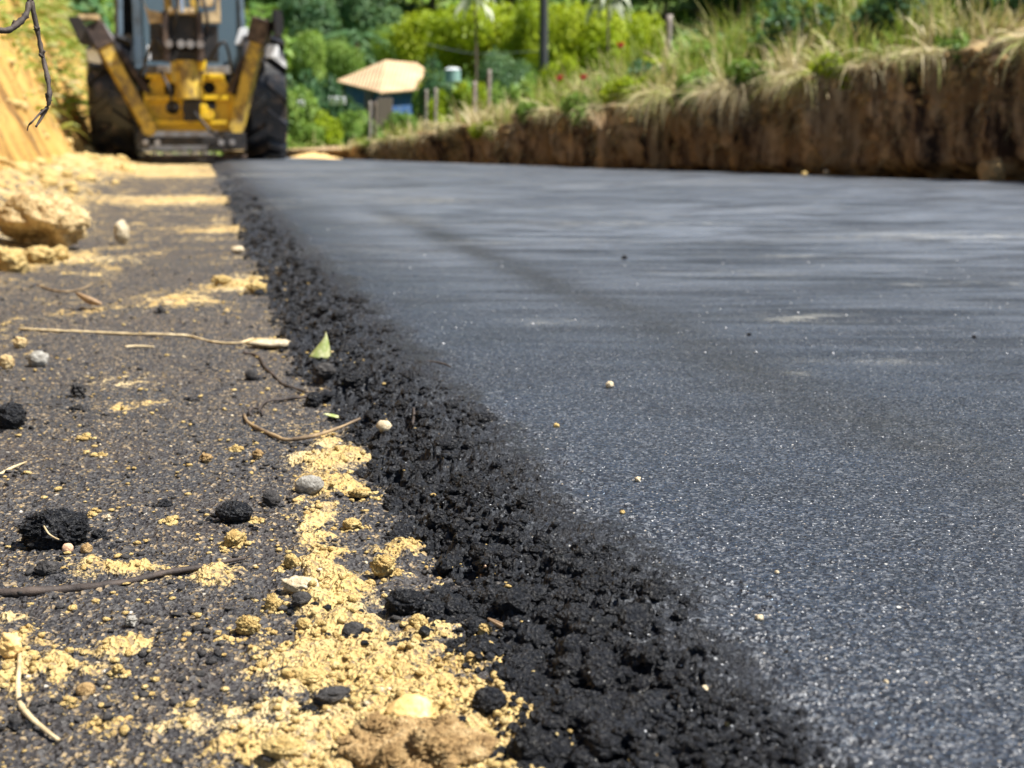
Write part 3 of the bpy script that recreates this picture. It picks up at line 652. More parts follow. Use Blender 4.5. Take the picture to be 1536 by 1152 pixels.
# crumbs too many to count
def scatter(name, n, region, smin, smax, mat, sub=1, seed=0, lift=0.25, label=None, cat=None, pw=2.2, squash=0.75, nv=8, rough=.35):
    r_ = np.random.default_rng(seed)
    x, y = region(r_, n)
    s = smin + (smax - smin) * r_.random(len(x)) ** pw
    zg = np.maximum(ground_h(x, y, x * 0 + .004), np.where(s_of(x, y) > -0.22, road_h(x, y, x * 0 + .004)[0], -1))
    T = [rock_verts(sub, seed + 7 * k + 1, rough, .05) for k in range(nv)]
    nvv = len(T[0][0]); Vs, Fs = [], []; off = 0
    pick = r_.integers(0, nv, len(x))
    for k in range(nv):
        m = pick == k; c = m.sum()
        if not c: continue
        a = r_.random(c) * 6.283; ca, sa = np.cos(a), np.sin(a)
        V = T[k][0][None] * (s[m][:, None, None] * 0.5) * np.stack([0.75 + .5 * r_.random(c), 0.75 + .5 * r_.random(c), squash * (0.7 + .5 * r_.random(c))], 1)[:, None, :]
        W = np.stack([V[..., 0] * ca[:, None] - V[..., 1] * sa[:, None] + x[m][:, None], V[..., 0] * sa[:, None] + V[..., 1] * ca[:, None] + y[m][:, None],
                      V[..., 2] + (zg[m] + s[m] * lift)[:, None]], -1)
        Vs.append(W.reshape(-1, 3)); Fs.append((T[k][1][None] + (np.arange(c) * nvv)[:, None, None]).reshape(-1, 3) + off); off += c * nvv
    o = link(name, mesh_np(name, np.concatenate(Vs), np.concatenate(Fs)), mat, smooth=sub > 1)
    return tag(o, label, cat, kind='stuff')

def wedge(r_, n, y0, y1, s0, s1):
    """n points, denser near the camera (per metre of picture)"""
    k = 1 / y0 + (1 / y1 - 1 / y0) * r_.random(n); y = 1 / k
    s = s0 + (s1 - s0) * r_.random(n)
    return s * SQ + 0.367 - 0.222 * y, y
def reg_loose(r_, n, y0=.55, y1=9):
    x, y = wedge(r_, n * 2, y0, y1, -.26, .05)
    s = s_of(x, y) + edge_wave(x, y) + 0.03 * pn(x * 9, y * 9, 60); L = loose_l(y)
    p = ss(L - .035, L + .03, s) * ss(.02, -.09, s)
    m = r_.random(len(x)) < p; return x[m][:n], y[m][:n]
def reg_sand(r_, n, thr=.45, y0=.55, y1=4.5):
    x, y = wedge(r_, n * 5, y0, y1, -1.6, -.03)
    m = (sand_of(x, y) + .25 * r_.random(len(x)) > thr + .2) & (np.abs(x) < .42 * y + .25); return x[m][:n], y[m][:n]
def reg_dirt(r_, n, y0=.55, y1=7):
    x, y = wedge(r_, n * 2, y0, y1, -1.9, -.1); m = np.abs(x) < .42 * y + .25; return x[m][:n], y[m][:n]
def reg_dark(r_, n):
    x, y = reg_dirt(r_, n * 2); m = sand_of(x, y) + .3 * (r_.random(len(x)) - .5) < .52; return x[m][:n], y[m][:n]
def reg_road(r_, n):
    x, y = wedge(r_, n * 2, .6, 5, 0.0, 3.0); m = np.abs(x) < .42 * y + .25; return x[m][:n], y[m][:n]
def reg_road2(r_, n):
    x, y = wedge(r_, n * 2, 2.2, 11, 0.0, 6.0); m = (np.abs(x) < .42 * y + .25) & (q_of(x, y) > .4); return x[m][:n], y[m][:n]
def reg_talus(r_, n):
    y = 5 + 13 * r_.random(n); s = -0.9 - 1.1 * r_.random(n); return s * SQ + 0.367 - 0.222 * y, y
scatter('loose_asphalt_grains', 30000, reg_loose, .0014, .0095, M['lump'], 1, 201, .15, 'crumbly black grains of loose asphalt along the ragged edge', 'loose asphalt', pw=2.6, rough=.7)
scatter('loose_asphalt_clumps', 1100, lambda r_, n: reg_loose(r_, n, .8, 12), .009, .027, M['lump'], 3, 202, .0, 'black clumps heaped along the ragged road edge', 'loose asphalt', pw=1.8, rough=.55)
scatter('sand_crumbs', 15000, reg_sand, .0010, .0085, M['sandclod'], 1, 203, .2, 'yellow sand crumbs spread in patches beside the asphalt', 'sand', pw=5.5, rough=.6)
scatter('tan_gravel', 9000, reg_dirt, .0012, .0085, M['sandclod'], 1, 204, .2, 'fine tan gravel sprinkled over the grey dirt', 'gravel', pw=7, rough=.7, squash=.5)
scatter('pale_gravel', 900, reg_dirt, .0012, .006, M['whitechip'], 1, 205, .2, 'fine pale gravel sprinkled over the grey dirt', 'gravel', pw=4)
scatter('dark_gravel', 9000, reg_dark, .0014, .010, M['darkstone'], 1, 206, .15, 'fine dark gravel sprinkled over the dirt', 'gravel', pw=5.5, rough=.8, squash=.5)
def reg_heap(r_, n):
    p = ground_at(628, 1128, -.03); a = r_.random(n) * 6.283; r = .034 * r_.random(n) ** .6; return p.x + np.cos(a) * r * 1.35, p.y + np.sin(a) * r
scatter('crumbled_clods', 900, reg_heap, .002, .013, M['brownclod'], 3, 209, .35, 'heap of crumbled brown clods at the bottom of the sand strip', 'crumbled soil', pw=1.5, rough=.6)
def skirt(mname, per):
    P_ = [(x, y, w_) for x, y, w_, m in ROCKS if m in mname and w_ < .2 and s_of(x, y) < -.13]
    def reg(r_, n):
        k = np.repeat(np.arange(len(P_)), per); a = r_.random(len(k)) * 6.283; Q_ = np.array(P_)[k]; r = Q_[:, 2] * (.35 + .75 * r_.random(len(k)) ** 1.5)
        return Q_[:, 0] + np.cos(a) * r, Q_[:, 1] + np.sin(a) * r * .9
    return reg
scatter('clod_crumbs', 0, skirt(('sand_clod_mat', 'sand_slab_mat'), 34), .001, .0085, M['sandclod'], 2, 211, .1, 'yellow crumbs broken off around the clods', 'crumbs', pw=3, rough=.6, squash=.6)
scatter('lump_crumbs', 0, skirt(('asphalt_lump_mat', 'dark_stone_mat'), 26), .001, .008, M['lump'], 2, 212, .1, 'black crumbs broken off around the asphalt lumps', 'crumbs', pw=3, rough=.6, squash=.6)
scatter('loose_glint_grit', 1500, lambda r_, n: reg_loose(r_, n, .6, 4), .0008, .002, M['grit'], 1, 213, .6, 'tiny pale grains standing in for glints in the loose asphalt', 'grit', pw=2)
scatter('road_glint_grit', 5200, reg_road, .0008, .0024, M['grit'], 1, 207, .05, 'tiny pale grit scattered on the smooth asphalt, doubling as glints', 'grit', pw=2)
scatter('coarse_glint_grit', 500, reg_road2, .0022, .0055, M['grit'], 1, 210, .1, 'coarser pale grit far out on the smooth asphalt, doubling as glints', 'grit', pw=2)
scatter('bank_rubble', 420, reg_talus, .015, .13, M['sandclod'], 2, 208, .1, 'yellow rubble fallen along the foot of the left bank', 'rubble', pw=4)

# ------------------------------------------------------------------ twigs, straws, leaves
def tube_mesh(pts, rad, sides=7, jit=0.0, seed=0):
    P = [Vector(p) for p in pts]; Q2 = []
    for i in range(len(P) - 1):                       # smooth the path
        a = P[max(i - 1, 0)]; b = P[i]; c = P[i + 1]; d = P[min(i + 2, len(P) - 1)]
        for k in range(6):
            t = k / 6; Q2.append(0.5 * ((2 * b) + (c - a) * t + (2 * a - 5 * b + 4 * c - d) * t * t + (3 * b - a - 3 * c + d) * t ** 3))
    Q2.append(P[-1]); r_ = random.Random(seed); V, F = [], []; n = len(Q2)
    for i, p in enumerate(Q2):
        dr_ = (Q2[min(i + 1, n - 1)] - Q2[max(i - 1, 0)]).normalized()
        up = Vector((0, 0, 1)) if abs(dr_.z) < .9 else Vector((1, 0, 0))
        u_ = dr_.cross(up).normalized(); w_ = u_.cross(dr_)
        t = i / (n - 1) * (len(rad) - 1); k = min(int(t), len(rad) - 2) if len(rad) > 1 else 0
        r = (rad[k] + (rad[k + 1] - rad[k]) * (t - k)) if len(rad) > 1 else rad[0]
        r *= 1 + jit * (r_.random() - .5) * 2
        for j in range(sides):
            a = j / sides * 6.2832; V.append(p + (u_ * math.cos(a) + w_ * math.sin(a)) * r)
        if i:
            for j in range(sides):
                b0 = (i - 1) * sides; F.append((b0 + j, b0 + (j + 1) % sides, b0 + sides + (j + 1) % sides, b0 + sides + j))
    V.append(Q2[0]); V.append(Q2[-1]); c0 = len(V) - 2; last = (n - 1) * sides
    for j in range(sides): F.append((c0, (j + 1) % sides, j, j)); F.append((c0 + 1, last + j, last + (j + 1) % sides, last + (j + 1) % sides))
    me = bpy.data.meshes.new('tube')
    me.from_pydata([v[:] for v in V], [], [f if f[2] != f[3] else f[:3] for f in F]); me.update()
    return me
def ground_stick(name, label, cat, pts, rad_px, mat, jit=.25, level=-.036, seed=0):
    W = []
    for t in pts:
        u, v = t[0], t[1]; lift = t[2] if len(t) > 2 else 0
        p = ground_at(u, v, level); z = gz(p.x, p.y) + lift
        p = ground_at(u, v, z); W.append(Vector((p.x, p.y, z)))
    px = (camo.location - W[len(W) // 2]).length / FPX
    rad = [r * px for r in rad_px]
    W = [w_ + Vector((0, 0, rad[0] * .5)) for w_ in W]
    c = W[0].copy(); me = tube_mesh([w_ - c for w_ in W], rad, 7, jit, seed); me.name = name
    o = link(name, me, mat); o.location = c
    return tag(o, label, cat)
ground_stick('stick', 'long thin pale stick lying across the dirt above the green leaf', 'stick', [(28, 494), (80, 497), (130, 499), (190, 502), (250, 503, .002), (283, 505), (320, 514), (355, 516), (380, 509)], [2.2, 2.2, 1.6], M['straw'], seed=1)
ground_stick('twig', 'thin dark crooked twig below the thin pale flake', 'twig', [(366, 530), (388, 536), (398, 552), (412, 565), (424, 577), (440, 583), (460, 590)], [2.8, 2.4, 1.6], M['twig'], .4, seed=2)
ground_stick('root', 'curved bark root bent like a bow left of the sand strip', 'root', [(366, 622), (372, 634), (392, 646), (415, 656, .002), (432, 661), (470, 655, .004), (505, 644, .007), (540, 629, .010)], [2.2, 3.4, 3.0, 2.0], M['root'], .2, level=-.03, seed=3)
ground_stick('twig', 'dark arched twig running into the black asphalt lump above the bent root', 'twig', [(388, 618), (394, 607, .003), (404, 602, .004), (425, 600, .003), (450, 597, .003), (466, 594, .003)], [1.8, 2.4, 2.0], M['twig'], .2, seed=4)
ground_stick('twig', 'small dark hook of twig inside the bent root', 'twig', [(377, 625), (374, 618, .002), (380, 613, .003), (392, 616, .002), (394, 624)], [2.0, 2.4, 1.6], M['twig'], .2, seed=5)
ground_stick('stick', 'long black bark stick reaching in from the left edge', 'stick', [(-60, 892), (0, 893), (50, 890), (100, 887), (150, 882), (200, 874), (250, 862), (300, 854, .002), (335, 846, .003), (368, 840, .003)], [6.0, 6.5, 6.0, 5.0, 4.0, 2.5], M['twig'], .16, seed=6)
ground_stick('straw', 'pale bent straw lying in the lower left corner', 'straw', [(30, 976), (29, 1000), (27, 1030), (30, 1056), (44, 1076, .003), (62, 1092, .003), (88, 1112)], [3.0, 4.4, 4.6, 3.0], M['straw'], .12, seed=7)
ground_stick('straw', 'short pale straw at the left edge above the ragged lump', 'straw', [(-20, 722), (0, 713), (18, 703, .003), (40, 694)], [2.6, 2.4, 1.4], M['straw'], .15, seed=8)
ground_stick('straw', 'short pale straw lying below the long pale stick', 'straw', [(188, 521), (205, 520, .001), (232, 521)], [1.8, 1.8, 1.2], M['straw'], .15, seed=9)
ground_stick('twig', 'reddish bowed twig on the grey dirt left of the yellow clods', 'twig', [(56, 428), (80, 436), (100, 438), (122, 434), (136, 428)], [1.5, 1.5, 1.0], M['root'], .15, seed=10)
ground_stick('fibre', 'pale curled fibre looped over the large ragged asphalt lump', 'fibre', [(66, 790, .022), (74, 802, .017), (88, 810, .010), (104, 812, .006), (118, 806, .006), (127, 794, .010), (126, 782, .016)], [1.3, 1.5, 1.2], M['straw'], .1, seed=11)
ground_stick('twig', 'thin black hair-like twig on the rim of the smooth asphalt', 'twig', [(640, 542), (655, 544), (668, 547), (676, 551)], [1.2, 1.3, 1.0], M['twig'], .1, level=0, seed=12)
ground_stick('twig', 'thin black stem standing out of the loose asphalt', 'twig', [(618, 600), (621, 618, .004), (620, 632, .004), (617, 646)], [2.2, 2.2, 1.8], M['twig'], .1, level=-.02, seed=13)
ground_stick('straw', 'small pale splinter on the loose asphalt', 'straw', [(722, 866), (725, 858, .001), (728, 850)], [2.6, 3.0, 1.6], M['pinkstone'], .1, level=-.02, seed=14)

def leaf_mesh(L, W, cup, curl, n=12, m=6, thick=0.0004):
    V = []; F = []
    for i in range(n + 1):
        t = i / n; wd = W * math.sin(math.pi * min(1, t * .96 + .02)) ** .7
        for j in range(m + 1):
            q = (j / m - .5) * 2
            a = curl * (t - .3)
            V.append((q * wd * .5 * math.cos(cup * abs(q)), (t - .5) * L * math.cos(a * .5), abs(q) * wd * .5 * math.sin(cup * abs(q)) + (t - .3) ** 2 * L * math.sin(curl) * .9))
    for i in range(n):
        for j in range(m):
            a = i * (m + 1) + j; F.append((a, a + 1, a + m + 2, a + m + 1))
    me = bpy.data.meshes.new('leaf'); me.from_pydata(V, [], F); me.update(); return me
def leaf(name, label, u, v, wpx, hpx, cup, curl, mat, rz, rx=0.0, ry=0.0, level=-.036, lift=.003):
    p = ground_at(u, v, level); px = (camo.location - p).length / FPX
    o = link(name, leaf_mesh(wpx * px, hpx * px, cup, curl), mat); z = gz(p.x, p.y)
    o.location = (p.x, p.y, z + lift); o.rotation_euler = (rx, ry, rz)
    so_ = o.modifiers.new('thickness', 'SOLIDIFY'); so_.thickness = .0005
    return tag(o, label, 'leaf')
def cone_leaf():
    p = ground_at(479, 545, -.036); px = (camo.location - p).length / FPX; V = []; F = []; n, m = 10, 20
    for i in range(n + 1):
        t = i / n
        for j in range(m + 1):
            a = -2.6 + 4.6 * j / m; r = 17 * px * (1 - t) ** .8 + .3 * px + (2.2 * px * (j / m))
            hh = 40 * px * t * (1 - .35 * abs(j / m - .45) * 2)
            V.append((math.cos(a) * r + 5 * px * t, math.sin(a) * r, hh))
    for i in range(n):
        for j in range(m): a = i * (m + 1) + j; F.append((a, a + 1, a + m + 2, a + m + 1))
    me = bpy.data.meshes.new('leaf'); me.from_pydata(V, [], F); me.update(); o = link('leaf', me, M['greenleaf']); o.location = (p.x, p.y, gz(p.x, p.y) - .001); o.rotation_euler = (0, .12, 0)
    q = o.modifiers.new('thickness', 'SOLIDIFY'); q.thickness = .0006
    tag(o, 'curled green leaf standing like a cone on the dirt beside the black edge', 'leaf')
cone_leaf()
0 and leaf('leaf', 'curled green leaf standing like a cone on the dirt beside the black edge', 479, 542, 48, 34, 1.1, 1.2, M['greenleaf'], .5, .75, .2, lift=.010)
leaf('leaf', 'dry curled brown leaf on the grey dirt left of the pale clods', 132, 468, 46, 26, .9, .7, M['dryleaf'], 1.3, .1, .3, lift=.008)
leaf('leaf', 'narrow brown curled leaf lying on the loose asphalt by the sand', 760, 946, 66, 14, 1.2, .35, M['dryleaf'], 1.15, .15, 0, level=-.03, lift=.004)
leaf('leaf', 'small yellow green leaf on the sand inside the bent root', 500, 628, 30, 16, .4, .3, M['greenleaf'], 1.4, .1, 0, lift=.004)

# the bare branch that hangs into the picture at the upper left, on its shrub outside the frame
def hang(u, v, d): return Vector(at_y(u, v, d))
br = empty('bare_shrub', (-1.75, 1.35, -0.05)); tag(br, 'bare dark branch hanging in from the upper left corner', 'branch')
def bpart(name, pts, rad, mat, seed=0, jit=.22):
    o = link(name, tube_mesh([Vector(p) - br.location for p in pts], rad, 8, jit, seed), mat, br); return o
tip = hang(46, 0, 1.5)
bpart('branch', [tip, hang(55, 40, 1.5), hang(63, 80, 1.5), hang(72, 120, 1.49), hang(74, 150, 1.48), hang(66, 170, 1.48), hang(54, 190, 1.47)], [.0030, .0026, .0026, .0024, .0012], M['twig'], 1)
bpart('twig', [hang(70, 162, 1.48), hang(60, 170, 1.47), hang(50, 181, 1.46), hang(43, 188, 1.46), hang(41, 196, 1.46)], [.0010, .0010, .0008], M['twig'], 2)
bpart('branch', [hang(45, -8, 1.5), hang(40, 20, 1.49), hang(26, 36, 1.48), hang(8, 46, 1.47), hang(-30, 40, 1.46)], [.0030, .0034, .0024], M['twig'], 3)
rb = random.Random(4)
for i, (u, v) in enumerate([(55, 42), (63, 82), (71, 118), (74, 148), (66, 172), (38, 22), (22, 38)]):
    a = hang(u, v, 1.49); bpart('bud', [a, a + Vector((rb.uniform(-.002, .002), 0, rb.uniform(-.002, .006))), a + Vector((rb.choice((-1, 1)) * .0032, 0, rb.uniform(-.004, .006)))], [.0033, .0026, .0012], M['twig'], 20 + i)
bpart('limb', [(-1.75, 1.35, -.05), (-1.72, 1.38, .5), (-1.55, 1.42, 1.0), (-1.2, 1.47, 1.15), (-.85, 1.5, .98), tuple(hang(30, -160, 1.5)), tuple(tip)], [.016, .012, .009, .006, .004, .0032], M['twig'], 4, .1)
RV = [rock_verts(3, 600 + k, .6, .2) for k in range(10)]
# ------------------------------------------------------------------ right-hand bank and the slope above it
def bank_H(t):
    h = np.interp(t, [-8, -1, 1.5, 3.2, 5, 6.5, 8, 9.4, 10.3, 14], [1.05, 1.02, .86, .66, .56, .44, .32, .20, .10, .05])
    return h + (0.07 * pn(t * 1.1, t * 0, 81) + 0.06 * pn(t * 3.1, t * 0, 80)) * ss(10.5, 8, t)
def slope_k(t): return np.interp(t, [-8, 0, 2.0, 4.0, 5.5, 7.5, 10], [.30, .30, .34, .30, .14, .05, .02])
def top_h(t, e):
    k = slope_k(t); return bank_H(t) + k * 9 * (1 - np.exp(-np.clip(e, 0, 60) / 9)) + 0.09 * fbm(t * .7, e * .7, 82, 3) * ss(0, .5, e)
ts = np.arange(-8, 14, .035); fk = np.linspace(0, 1, 46); es = np.cumsum(np.concatenate([[.03], np.linspace(.03, 1.6, 44)]))
T1, K1 = np.meshgrid(ts, fk, indexing='ij'); H1 = bank_H(T1)
ribs = 0.12 * fbm(T1 * 2.6, K1 * 0.7 * H1 * 2, 83, 4) + 0.30 * (.45 - np.abs(pn(T1 * 1.5, K1 * .5, 77))) + 0.34 * (.45 - np.abs(pn(T1 * 3.7 + .3 * pn(T1 * 9, K1 * 3, 84), K1 * .8, 85))) + 0.10 * (.4 - np.abs(pn(T1 * 8 + K1, K1 * H1 * 1.5, 79))) + 0.05 * fbm(T1 * 14, K1 * H1 * 16, 78, 3) + 0.05 * fbm(T1 * 9, K1 * H1 * 8, 86, 3) - .06
bulge = ribs * (0.4 + 0.9 * K1) * np.clip(H1 * 1.6, .3, 1) + 0.13 * K1 ** 2 * np.clip(H1, 0, 1) - 0.10 * (1 - K1) ** 3 * 0 - 0.14 * (1 - K1) - .65 * ss(.36, .0, K1) * np.clip(H1 * 1.4, .25, 1)
O1 = bulge * 1.0 - 0.10
Z1 = -0.26 + K1 * (H1 + .26) + 0.02 * fbm(T1 * 6, K1 * 4, 87, 2)
px1 = BP.x + BD.x * T1 + BN.x * O1; py1 = BP.y + BD.y * T1 + BN.y * O1
T2, E2 = np.meshgrid(ts, es, indexing='ij')
back = O1[:, -1:] - E2
Z2 = top_h(T2, E2) + (Z1[:, -1:] - top_h(T2[:, :1], E2[:, :1] * 0)) * ss(.5, 0, E2)
px2 = BP.x + BD.x * T2 + BN.x * back; py2 = BP.y + BD.y * T2 + BN.y * back
PX = np.concatenate([px1, px2], 1); PY = np.concatenate([py1, py2], 1); PZ = np.concatenate([Z1, Z2], 1)
nt_, ne_ = PX.shape; ix = np.arange(nt_ * ne_).reshape(nt_, ne_)
Fb = np.stack([ix[:-1, :-1].ravel(), ix[:-1, 1:].ravel(), ix[1:, 1:].ravel(), ix[1:, :-1].ravel()], 1)
topm = np.concatenate([ss(.93, 1.0, K1) * .9, ss(.9, .1, E2) * .9 * ss(.0, .3, .3 + fbm(T2 * 3, E2 * 3, 88, 2))], 1)
ob = link('roadside_bank', mesh_np('roadside_bank', np.stack([PX.ravel(), PY.ravel(), PZ.ravel()], 1), Fb, {'top': topm.ravel()}), M['rbank']); tag(ob, kind='structure')
def on_top(t, e): 
    return BP.x + BD.x * t - BN.x * e, BP.y + BD.y * t - BN.y * e, top_h(t, e)

def hillz(x, y):
    r = np.hypot(x, y)
    z = -0.45 + 0.25 * ss(18, 40, y) * 1.0
    z = z + 62 * ss(62, 330, y + .12 * np.abs(x) + 10 * pn(x / 60, y / 60, 90)) + 20 * ss(-14, -90, x) * ss(-30, 10, y) + 22 * ss(16, 90, x) * ss(-10, 20, y)
    return z + 1.2 * fbm(x / 22, y / 22, 91, 3) * ss(40, 80, r) + .15 * fbm(x / 3, y / 3, 92, 2) * ss(20, 30, r)
hr = np.concatenate([np.linspace(1, 60, 60), np.linspace(63, 480, 90)]); ha = np.linspace(0, 2 * math.pi, 241)[:-1]
HR, HA = np.meshgrid(hr, ha, indexing='ij'); hx = HR * np.sin(HA); hy = HR * np.cos(HA); hz = hillz(hx, hy)
n1, n2 = hx.shape; ii = np.arange(n1 * n2).reshape(n1, n2); j2 = np.roll(ii, -1, 1)
Fh = np.stack([ii[:-1].ravel(), j2[:-1].ravel(), j2[1:].ravel(), ii[1:].ravel()], 1)
oh = link('hillside', mesh_np('hillside', np.stack([hx.ravel(), hy.ravel(), hz.ravel()], 1), Fh), M['hill']); tag(oh, kind='structure')

# ------------------------------------------------------------------ blades and leaves
def blades(name, base, dirv, length, width, droop, tint, mat, segs=4, label=None, cat=None, seed=0):
    """base (n,3) roots, dirv (n,3) start direction, droop: how far the tip bends down"""
    r_ = np.random.default_rng(seed); n = len(base); dirv = dirv / np.linalg.norm(dirv, axis=1, keepdims=True)
    side = np.cross(dirv, np.stack([r_.normal(size=n), r_.normal(size=n), r_.normal(size=n) * .4], 1)); side /= np.linalg.norm(side, axis=1, keepdims=True)
    V = np.zeros((n, segs + 1, 2, 3)); p = base.copy(); d = dirv.copy()
    for i in range(segs + 1):
        t = i / segs; wd = (width * (1 - t ** 2 * .9))[:, None]
        V[:, i, 0] = p - side * wd / 2; V[:, i, 1] = p + side * wd / 2
        d = d + np.array([0, 0, -1.0]) * (droop * (t + .3) / segs * 2)[:, None]; d /= np.linalg.norm(d, axis=1, keepdims=True)
        p = p + d * (length / segs)[:, None]
    o0 = (np.arange(n) * (segs + 1) * 2)[:, None]; k = (np.arange(segs) * 2)[None]
    F = np.stack([o0 + k, o0 + k + 1, o0 + k + 3, o0 + k + 2], -1).reshape(-1, 4)
    me = mesh_np(name, V.reshape(-1, 3), F, {'tint': np.repeat(tint, (segs + 1) * 2)})
    return tag(link(name, me, mat), label, cat, kind='stuff')

def tufts(r_, n, tr, er, per, pat=True):
    """tuft centres on the slope -> blade roots, outward directions, per-tuft random"""
    t = tr[0] + (tr[1] - tr[0]) * r_.random(n); e = er[0] + (er[1] - er[0]) * r_.random(n) ** 1.2
    if pat:
        m = fbm(t * 1.1, e * 1.1, 95, 2) + .30 * r_.random(n) > .0; t, e = t[m], e[m]
    x, y, z = on_top(t, e); a = r_.random((len(t), per)) * 6.283; k = np.abs(r_.normal(size=(len(t), per))) * .30
    size = .55 + .9 * r_.random(len(t))
    B = np.stack([x[:, None] + np.cos(a) * .05 * size[:, None], y[:, None] + np.sin(a) * .05 * size[:, None], np.repeat(z[:, None], per, 1) - .02], -1)
    D = np.stack([np.cos(a) * k, np.sin(a) * k, np.ones_like(a)], -1)
    return B.reshape(-1, 3), D.reshape(-1, 3), np.repeat(size, per), t, e
r_ = np.random.default_rng(301)
B, D, sz, tt, ee = tufts(r_, 3000, (-4, 10.5), (.02, 10), 30)
tu = np.clip(.50 + .55 * fbm(tt * .9, ee * .9, 96, 2) - .06 * ss(0.5, 2.5, ee) + .42 * (r_.random(len(tt)) - .5) + .12 * ss(1, 0, ee), 0, 1)
hs = np.interp(tt, [0, 3, 6, 8, 10.5], [1.05, 1.25, 1.1, .75, .4]) * (.75 + .6 * ss(.3, 1.6, ee))
n = len(B); L = np.repeat(hs, 30) * sz * (.16 + .30 * r_.random(n))
blades('bank_grass', B, D, L, .010 + .017 * r_.random(n), .5 + 1.3 * r_.random(n), np.clip(np.repeat(tu, 30) + .16 * r_.normal(size=n), 0, 1), M['grass'], 4, 'green and straw grass tufts growing on top of the right bank', 'grass', 5)
# dry grass and roots that hang over the lip
n = 34000; t = -3 + 13 * r_.random(n); t = t + .12 * np.sin(t * 23)
keep = (fbm(t * 3.3, t * 0, 97, 3) * 2.2 + .40 * r_.random(n) > .28); t = t[keep]; n = len(t); clump = fbm(t * 6, t * 0, 94, 2)
oi = np.clip(((t + 8) / .035).astype(int), 0, len(ts) - 1); lip = O1[oi, -1]
e0 = .5 * r_.random(n) ** 1.5 - .05
x = BP.x + BD.x * t + BN.x * (lip - e0); y = BP.y + BD.y * t + BN.y * (lip - e0); z = Z1[oi, -1] + .01
out = .5 + .8 * r_.random(n); sd_ = r_.normal(size=n) * .85 + 1.3 * fbm(t * 4, t * 0, 93, 2)
D = np.stack([BN.x * out + BD.x * sd_, BN.y * out + BD.y * sd_, .75 * r_.random(n)], 1)
hs = np.interp(t, [-3, 3, 7, 10], [1, .95, .6, .25])
blades('hanging_dry_grass', np.stack([x, y, z], 1), D, hs * (.08 + .42 * r_.random(n) ** 1.8) * np.clip(1 + 1.5 * clump, .3, 2), .004 + .009 * r_.random(n), .5 + 2.2 * r_.random(n),
       np.clip(.78 + .45 * fbm(t * 2, t * 0, 98, 2) + .16 * r_.normal(size=n), 0, 1), M['grass'], 5, 'dry grass and roots hanging over the lip of the right bank', 'dry grass', 6)
n = 6500; t = -2 + 11.5 * r_.random(n); kz = .35 + .65 * r_.random(n) ** .6
oi = np.clip(((t + 8) / .035).astype(int), 0, len(ts) - 1); kk = (kz * 45).astype(int)
x = px1[oi, kk]; y = py1[oi, kk]; z = Z1[oi, kk]
keep = fbm(t * 3, kz * 2, 99, 2) + .4 * r_.random(n) > .22; x, y, z, t = x[keep], y[keep], z[keep], t[keep]; n = len(x)
D = np.stack([BN.x + r_.normal(size=n) * .6, BN.y + r_.normal(size=n) * .6, .2 * r_.normal(size=n)], 1)
blades('hanging_roots', np.stack([x, y, z], 1), D, .05 + .16 * r_.random(n), .004 + .008 * r_.random(n), 1.4 + r_.random(n), np.clip(.5 + .3 * r_.normal(size=n), 0, 1), M['dry'], 4, 'thin dry roots hanging down the face of the right bank', 'roots', 7)

def leaf_cloud(name, n, blobs, leaf, seed, mat, shell=.55, flat=.6, label=None):
    """many small leaf faces filling several lobes; blobs: (x, y, z, rx, rz)"""
    r_ = np.random.default_rng(seed); Bs = np.array(blobs); w_ = Bs[:, 3] ** 2 * Bs[:, 4]; idx = r_.choice(len(Bs), n, p=w_ / w_.sum())
    d = r_.normal(size=(n, 3)); d /= np.linalg.norm(d, axis=1, keepdims=True); rad = (shell + (1 - shell) * r_.random(n)) * (1 + .16 * pn3(d[:, 0] * 2.2 + idx, d[:, 1] * 2.2, d[:, 2] * 2.2, seed))
    C = Bs[idx, :3] + d * rad[:, None] * np.stack([Bs[idx, 3], Bs[idx, 3], Bs[idx, 4]], 1)
    keep = pn3(C[:, 0] / Bs[:, 3].mean() * 1.6, C[:, 1] / Bs[:, 3].mean() * 1.6, C[:, 2] / Bs[:, 4].mean() * 1.6, seed + 5) > -.32
    C = C[keep]; d = d[keep]; idx = idx[keep]; n = len(C)
    N_ = d * .8 + r_.normal(size=(n, 3)) * .55 + np.array([0, 0, flat]); N_ /= np.linalg.norm(N_, axis=1, keepdims=True)
    u = np.cross(N_, r_.normal(size=(n, 3))); u /= np.linalg.norm(u, axis=1, keepdims=True); v = np.cross(N_, u)
    s = leaf * (.6 + .8 * r_.random(n))[:, None]
    V = np.stack([C - u * s, C - v * s * .45 + N_ * s * .1, C + u * s, C + v * s * .45 + N_ * s * .1], 1).reshape(-1, 3)
    F = np.arange(n * 4).reshape(n, 4)
    tint = np.clip(.45 + .5 * (_h(idx, idx * 0, seed) - .5) + .30 * (r_.random(n) - .5) * 1.6, 0, 1)
    me = mesh_np(name, V, F, {'tint': np.repeat(tint, 4)}); me.materials.append(mat); return me
def lobes(seed, R_, H_, n, z0):
    r_ = random.Random(seed); out = []
    for i in range(n):
        a = i / n * 6.283 + r_.random() * 1.2; k = R_ * (.25 + .5 * r_.random()); s = R_ * (.34 + .22 * r_.random())
        out.append((math.cos(a) * k, math.sin(a) * k, z0 + H_ * (.22 + .62 * r_.random()), s, s * .72))
    out.append((0, 0, z0 + H_ * .6, R_ * .55, H_ * .34)); return out
